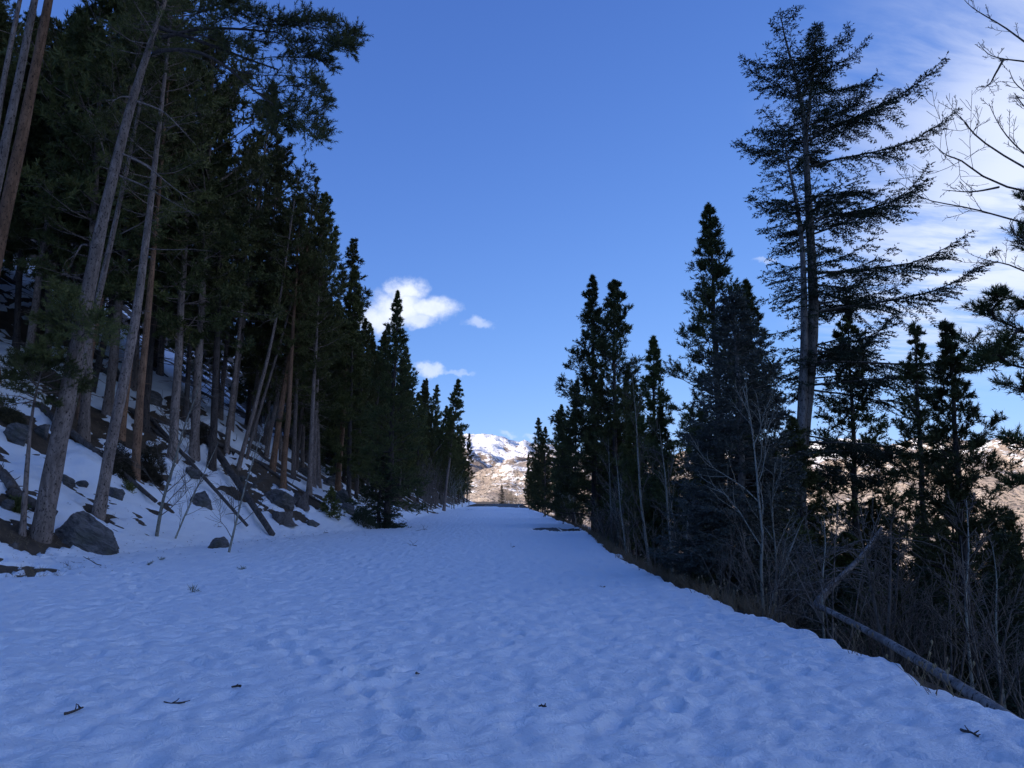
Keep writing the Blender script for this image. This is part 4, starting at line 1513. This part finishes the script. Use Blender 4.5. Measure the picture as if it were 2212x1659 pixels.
big_boulder()
for k, (x0, x1, y0, y1, lab) in enumerate([
        (226, 264, 1040, 1080, 'lichened rock just behind the grey flecked pine'), (122, 158, 1020, 1048, 'flat mossy rock upslope of the big boulder'), (154, 188, 1031, 1052, 'small mossy rock touching the flat mossy one'),
        (403, 462, 1057, 1106, 'dark angular rock under the thin fallen pole'), (390, 433, 1007, 1034, 'low pale rock upslope of the dark angular rock'), (441, 491, 1158, 1189, 'small dark rock alone in the snow by the crooked sapling'),
        (6, 62, 900, 958, 'large dark rock behind the young pine'), (64, 108, 908, 946, 'dark rock wedged beside the larger one behind the young pine'), (-6, 22, 1074, 1106, 'rock end beside the cut logs'),
        (303, 344, 842, 880, 'dark block of rock upslope of the juniper mat'), (217, 257, 780, 816, 'brown rock high on the slope between dark trunks'), (376, 407, 842, 880, 'narrow dark rock above the big broken log'),
        (556, 642, 1055, 1094, 'long flat slab near the stump'), (596, 628, 1040, 1060, 'small rock above the long flat slab'), (682, 746, 1020, 1056, 'broad dark outcrop upslope of the pine sapling'),
        (712, 752, 1056, 1090, 'rounded rock just behind the pine sapling'), (640, 676, 1008, 1036, 'rock in the brown patch above the stump'), (735, 770, 1085, 1115, 'rock at the dark hollow beside the lone pine'),
        (700, 730, 985, 1008, 'rock under the upper log near the snow bank'), (655, 690, 1120, 1140, 'low stone at the snow edge below the stump'), (880, 905, 1085, 1100, 'stone poking from the bank past the lone pine'), (540, 556, 1042, 1056, 'fist-sized stone on the open snow slope'), (512, 530, 1026, 1038, 'little stone beside the big broken log')]):
    rock_px('rock', lab, x0, x1, y0, y1, 820 + k)

# ------------------------------------------------------------------ fallen logs, stumps
def log_px(label, a, b, r, seed, r1=None, lift=.0, stubs=5, group=None, straight_=True, air=None):
    rs = rs_(seed)
    P0, P1 = (hit(*a), hit(*b)) if air is None else air
    n = 16
    t = np.linspace(0, 1, n)
    L = P0[None] + (P1 - P0)[None] * t[:, None]
    if air is None:
        g = base_h(L[:, 0], L[:, 1])
        L[:, 2] += np.percentile(g - L[:, 2], 88) + r * .5 + .04 + lift
    loc = L[0].copy()
    sag = rs.normal() * .03
    L[:, 2] += sag * np.sin(t * math.pi)
    rad = np.linspace(r, r1 or r * .55, n)
    G = Geo()
    G.tube(L - loc, rad, 12, .03, rs, cap=True)
    ax = unit(L[-1] - L[0])
    for i in range(stubs):
        q = bez(L - loc, .2 + .75 * rs.random())[0]
        d = unit(np.cross(ax, rs.normal(size=3)) + UP * .5 + ax * .3)
        G.tube(limb(rs, q, d, .15 + .5 * rs.random(), 3, -.2, .15), np.linspace(.02, .006, 4), 4)
    o = link('fallen_log', G.mesh('fallen_log'), M['log'], None, loc)
    return tag(o, label, 'log', group)


for k, (lab, a, b, r, r1) in enumerate([
        ('long grey log slanting down the slope behind the leaning pine to the aspen sapling', (78, 884), (336, 1094), .15, .07), ('thin fallen pole crossing the dark angular rock', (301, 889), (533, 1148), .10, .06),
        ('thick broken log whose lower end rests on the snow by the road', (412, 898), (588, 1160), .20, .12), ('slim pole lying upslope behind the brown pine', (219, 866), (462, 968), .08, .05),
        ('log running across the slope to the foot of the orange barked pine', (428, 948), (648, 1047), .12, .08), ('upper log passing behind the pale pine pole', (434, 924), (678, 1053), .11, .07),
        ('log reaching down to the dark hollow beside the lone pine', (604, 986), (772, 1076), .13, .09), ('log lying behind the big boulder and the young pine', (20, 1068), (118, 1118), .16, .14),
        ('cut log stub beside the rock end', (-12, 1012), (28, 1062), .14, .13), ('slim pole resting on the cut log stub', (8, 1020), (48, 1076), .07, .06),
        ('weathered log high on the slope among the pine trunks', (432, 852), (588, 926), .12, .08), ('log among dark trunks above the brown rock', (0, 596), (118, 664), .15, .1), ('log below the dark trunks upslope of the large dark rock', (26, 733), (128, 788), .14, .1),
        ('log upslope of the narrow dark rock', (337, 779), (456, 830), .13, .09), ('log lying along the top of the bare snow bank', (640, 930), (760, 1020), .11, .07), ('grey pole across the brown patch above the stump', (560, 1000), (700, 1090), .08, .05),
        ('short log under the juniper mat', (228, 960), (300, 1010), .09, .07), ('pole slanting past the dark block of rock', (260, 880), (420, 1010), .07, .05)]):
    log_px(lab, a, b, r, 850 + k, r1)
log_px('dead trunk propped at an angle against the pines past the lone one', None, None, .16, 880, .08, air=(hit(874, 1054), at(955, 958, hit(874, 1054)[1] + 3)))


def stump_px(label, x0, x1, y0, y1, seed, jag=.25):
    rs = rs_(seed)
    b = hit((x0 + x1) / 2, y1)
    sc = b[1] / F
    r, h = (x1 - x0) / 2 * sc, (y1 - y0) * sc
    n, m = 20, 7
    V, Fc = [], []
    for i in range(m):
        t = i / (m - 1)
        for j in range(n):
            a = 2 * math.pi * j / n
            rr = r * (1 + .55 * math.exp(-t * 5) * (1 + .4 * math.sin(5 * a + seed))) * (1 + .05 * rs.normal())
            z = h * t * (1 + (jag * rs.normal() if i == m - 1 else 0)) - .15
            V.append((rr * math.cos(a), rr * math.sin(a), z))
    V.append((0, 0, h * .85 - .15))
    for i in range(m - 1):
        for j in range(n):
            k = (j + 1) % n
            Fc.append((i * n + j, i * n + k, (i + 1) * n + k, (i + 1) * n + j))
    c, q = m * n, (m - 1) * n
    for j in range(0, n, 2):
        Fc.append((c, q + j, q + (j + 1) % n, q + (j + 2) % n))
    o = link('stump', mesh_np('stump', V, Fc), M['log'], None, b)
    return tag(o, label, 'stump')


stump_px('sawn grey stump at the edge of the snow below the long flat slab', 590, 630, 1096, 1126, 890, .05)
stump_px('tall splintered stump upslope of the sawn one', 634, 664, 1060, 1095, 891, .3)
stump_px('low rotten stump in the bare patch beside the young pine', 4, 36, 1160, 1178, 892, .15)

# the snapped tree at the right margin: a long trunk down the bank and its broken top
YB = 9.6
pA, pB = at(1766, 1308, YB), at(2236, 1588, 5.15)
loc = pB.copy()
root = thing('fallen_tree', 'long pale fallen trunk along the snow edge, snapped from its splintered top', 'fallen tree', loc)
RS = rs_(900)
G = Geo()
t = np.linspace(0, 1, 18)
ln = pB[None] + (pA - pB)[None] * t[:, None]
ln[:, 2] += .05 * np.sin(t * math.pi)
G.tube(ln - loc, np.linspace(.050, .034, 18), 10, .04, RS, cap=True)
link('trunk', G.mesh('trunk'), M['fir'], root)
G = Geo()
sn = smooth_line(np.array([at(x, y, YB + .1 + .25 * i) for i, (x, y) in enumerate([(1760, 1312), (1788, 1272), (1825, 1240), (1862, 1200), (1905, 1140)])]) - loc, 12, 1)
G.tube(sn, np.linspace(.055, .02, 12), 9, .08, RS, cap=True)
tp = link('broken_top', G.mesh('broken_top'), M['fir'], root)
G = Geo()
for i in range(26):
    q = bez(sn, .05 + .9 * RS.random())[0]
    a = RS.random() * 6.28
    d = unit((math.cos(a), .5 * math.sin(a), .25 + .3 * RS.normal()))
    pts = limb(RS, q, d, .5 + .8 * RS.random(), 7, -1.3, .12)
    G.tube(pts, np.linspace(.011, .003, 8), 4)
    grow_on(G, RS, pts, .006, 1, 4, .7, .4, -.4, .002, .3)
link('dead_branches', G.mesh('dead_branches'), M['twig'], tp)

# ------------------------------------------------------------------ juniper, grass, litter
def bush_px(label, x0, x1, y0, y1, seed, mat='shrub', n=420, group=None, nl=.07, nw=.022):
    rs = rs_(seed)
    b = hit((x0 + x1) / 2, y1 - 4)
    sc = b[1] / F
    w, h = (x1 - x0) / 2 * sc, max(.25, (y1 - y0) * sc * .8)
    T, G = Tufts(), Geo()
    a, r = rs.random(n) * 6.28, np.sqrt(rs.random(n))
    x, y = r * np.cos(a) * w, r * np.sin(a) * w * .9
    z = h * (1 - r ** 2) * (.35 + .65 * rs.random(n)) + base_h(b[0] + x, b[1] + y) - b[2] + .05
    D = unit(np.stack([x / w * .9, y / w * .9, .6 + .5 * rs.random(n)], -1) + rs.normal(size=(n, 3)) * .35)
    T.add(np.stack([x, y, z], -1), D, .14 + .08 * rs.random(n))
    for i in range(40):
        G.tube(np.array([[0, 0, -.05], [x[i] * .5, y[i] * .5, z[i] * .5 + .05], [x[i], y[i], z[i]]]), [.014, .008, .004], 3)
    root = thing('juniper', label, 'shrub', b, group)
    link('stems', G.mesh('stems'), M['twig'], root)
    link('foliage', T.mesh('foliage', rs, 12, nl, nw), M[mat], root)


bush_px('juniper spreading below the grey flecked pine trunk', 225, 285, 955, 1010, 910)
bush_px('largest dark juniper mat beside the upright brown pine', 305, 352, 945, 1015, 911)
bush_px('low juniper tongue at the foot of the upright brown pine', 235, 285, 1010, 1032, 912)
bush_px('juniper just downslope of the largest dark mat', 305, 345, 1012, 1040, 913)
bush_px('dark juniper beside the thick broken log', 415, 460, 915, 960, 914)
bush_px('brown juniper at the rock behind the young pine', 0, 45, 885, 915, 915)
bush_px('juniper in the brown patch upslope of the orange barked pine', 640, 690, 940, 985, 916)
bush_px('low juniper by the cut log stub', 22, 50, 1088, 1106, 917, 'pine2', 200)
bush_px('tuft of green pine needles rooted by the lichened rock', 270, 288, 1052, 1066, 918, 'pine', 60)
bush_px('prostrate dark juniper under the lone pine', 762, 812, 1095, 1140, 919, 'spruce', 500)

# dry grass along the margin
RS = rs_(930)
T = Tufts()
n = 1500
y = 9 + 62 * RS.random(n) ** 1.4
k_ = fbm(y / 1.7, y * 0 + 3, 2, 5) + .35 * RS.random(n) > .05
y = y[k_]
n = len(y)
x = edge(y) + .15 + .45 * RS.random(n) ** 1.3 - .12 * RS.random(n)
T.add(np.stack([x, y, base_h(x, y) + .0], -1), unit(np.array([0, 0, 1.0])[None] + RS.normal(size=(n, 3)) * .3), .04)
gr = link('dry_grass', T.mesh('dry_grass', RS, 8, .26, .006, 8, 38), M['drygrass'])
tag(gr, 'dry tan grass bristling along the snow edge', 'grass', kind='stuff')
T = Tufts()
n = 500
a = RS.integers(0, len(BARE), n)
bb = np.array(BARE)[a]
x, y = bb[:, 0] + RS.normal(size=n) * bb[:, 2] * .45, bb[:, 1] + RS.normal(size=n) * bb[:, 3] * .45
T.add(np.stack([x, y, base_h(x, y)], -1), unit(np.array([0, 0, 1.0])[None] + RS.normal(size=(n, 3)) * .6), .05)
tag(link('dead_grass', T.mesh('dead_grass', RS, 6, .16, .007, 15, 60), M['drygrass']), 'sparse dead grass and litter in the melted patches of the slope', 'grass', kind='stuff')

# seed-head stalks on the snow at the margin
for i, (dx, off) in enumerate([(1500, -.15), (1530, -.05), (1558, .0), (1590, -.1), (1660, .0), (1842, -.12), (1860, -.1), (1985, -.15), (2018, -.22), (2024, -.25), (2060, -.1), (1380, -.1), (1352, -.15), (1330, -.1)]):
    Y = margin_Y(dx, off)
    X = float(edge(Y)) + off
    rs = rs_(940 + i)
    G = Geo()
    for _ in range(3 + i % 3):
        a = rs.random() * 6.28
        pts = limb(rs, (0, 0, 0), (.35 * math.cos(a), .35 * math.sin(a), 1), .22 + .18 * rs.random(), 5, -.2, .15)
        G.tube(pts, np.linspace(.003, .002, 6), 3)
        G.tube(np.array([pts[-1], pts[-1] + UP * .02, pts[-1] + UP * .035]), [.004, .011, .003], 5)
    o = link('dry_stalk', G.mesh('dry_stalk'), M['drygrass'], None, (X, Y, float(base_h(X, Y)) + .06))
    tag(o, 'dry weed stalk with seed heads poking through the snow margin', 'weed', 'weed stalks along the snow margin')

# bits of wood and needle sprigs on the snow
def snow_z(x, y):
    X, Y = np.array([x, x]), np.array([y, y])
    return float((base_h(X, Y) + snow_t(X, Y))[0])


def sprig(label, dx, dy, seed, kind, size):
    rs = rs_(seed)
    p = hit(dx, dy, .12)
    loc = (p[0], p[1], snow_z(p[0], p[1]) + .008)
    if kind == 'needles':
        T = Tufts()
        n = 5
        a = rs.random(n) * 6.28
        T.add(np.zeros((n, 3)), np.stack([np.cos(a), np.sin(a), .35 + .3 * rs.random(n)], -1), size)
        o = link('needle_sprig', T.mesh('needle_sprig', rs, 14, size * .6, .008), M['pine'], None, loc)
        return tag(o, label, 'sprig')
    G = Geo()
    a = rs.random() * 6.28
    pts = limb(rs, (-size / 2 * math.cos(a), -size / 2 * math.sin(a), 0), (math.cos(a), math.sin(a), .06), size, 5, 0, .15)
    G.tube(pts, np.linspace(.011, .006, 6), 5)
    for _ in range(3):
        q = bez(pts, .2 + .7 * rs.random())[0]
        G.tube(limb(rs, q, (rs.normal(), rs.normal(), .5), size * .4, 3, 0, .2), np.linspace(.006, .003, 4), 3)
    return tag(link('twig', G.mesh('twig'), M['dark'], None, loc), label, 'twig')


sprig('green needle sprig on the snow beside the big boulder and aspen sapling', 318, 1219, 960, 'needles', .13)
sprig('dark sprig on the snow just past the green one', 347, 1207, 961, 'needles', .10)
sprig('flat needle sprig lying out on the open snow', 415, 1277, 962, 'needles', .13)
sprig('needle sprig on the snow in front of the crooked sapling', 520, 1226, 963, 'needles', .12)
for i, (lab, dx, dy, s) in enumerate([('flat piece of bark on the trampled snow', 373, 1514, .16), ('little forked twig on the trampled snow', 160, 1536, .12), ('lone dark twig in the middle of the snowy road', 900, 1445, .09), ('tiny twig on the snow between road middle and margin', 1170, 1516, .07),
                                      ('dark chip of wood far up the snowy road', 1105, 1179, .45), ('thin branch lying across the snow near the lone pine', 885, 1176, .9), ('twig beside the fallen trunk on the snow edge', 2085, 1577, .12), ('forked stick below the big boulder', 195, 1220, .45),
                                      ('short stick below the big boulder, next to the forked one', 170, 1212, .3), ('curved twig on the snow left of the short stick'.replace('left of', 'near'), 146, 1216, .35), ('dark stick at the snow edge below the stumps', 702, 1150, .35), ('small dark stick by the thick log end', 470, 1139, .3),
                                      ('twig on the snow short of the asphalt patch', 1300, 1266, .12), ('tiny black twig on the road snow beyond the bark piece', 510, 1480, .08), ('small stick beneath the lone pine skirt', 905, 1144, .8)]):
    sprig(lab, dx, dy, 970 + i, 'twig', s)

# needles and bark crumbs scattered over the snow near the slope
RS = rs_(1200)
n = 800
y = 9 + 26 * RS.random(n) ** 1.2
x = foot(y) + 3.5 * RS.random(n) ** 3 - 4 * RS.random(n)
zz = base_h(x, y) + snow_t(x, y)
T = Tufts()
T.add(np.stack([x, y, zz + .004], -1), unit(np.stack([RS.normal(size=n), RS.normal(size=n), .12 * RS.random(n)], -1)), .03)
tag(link('needle_litter', T.mesh('needle_litter', RS, 3, .055, .008, 10, 40), M['dark']), 'dark needle and bark litter sprinkled on the snow near the slope', 'litter', kind='stuff')

# ------------------------------------------------------------------ stock originals are not part of the place
for r in HIDE:
    for ch in list(r.children):
        bpy.data.objects.remove(ch)
    bpy.data.objects.remove(r)
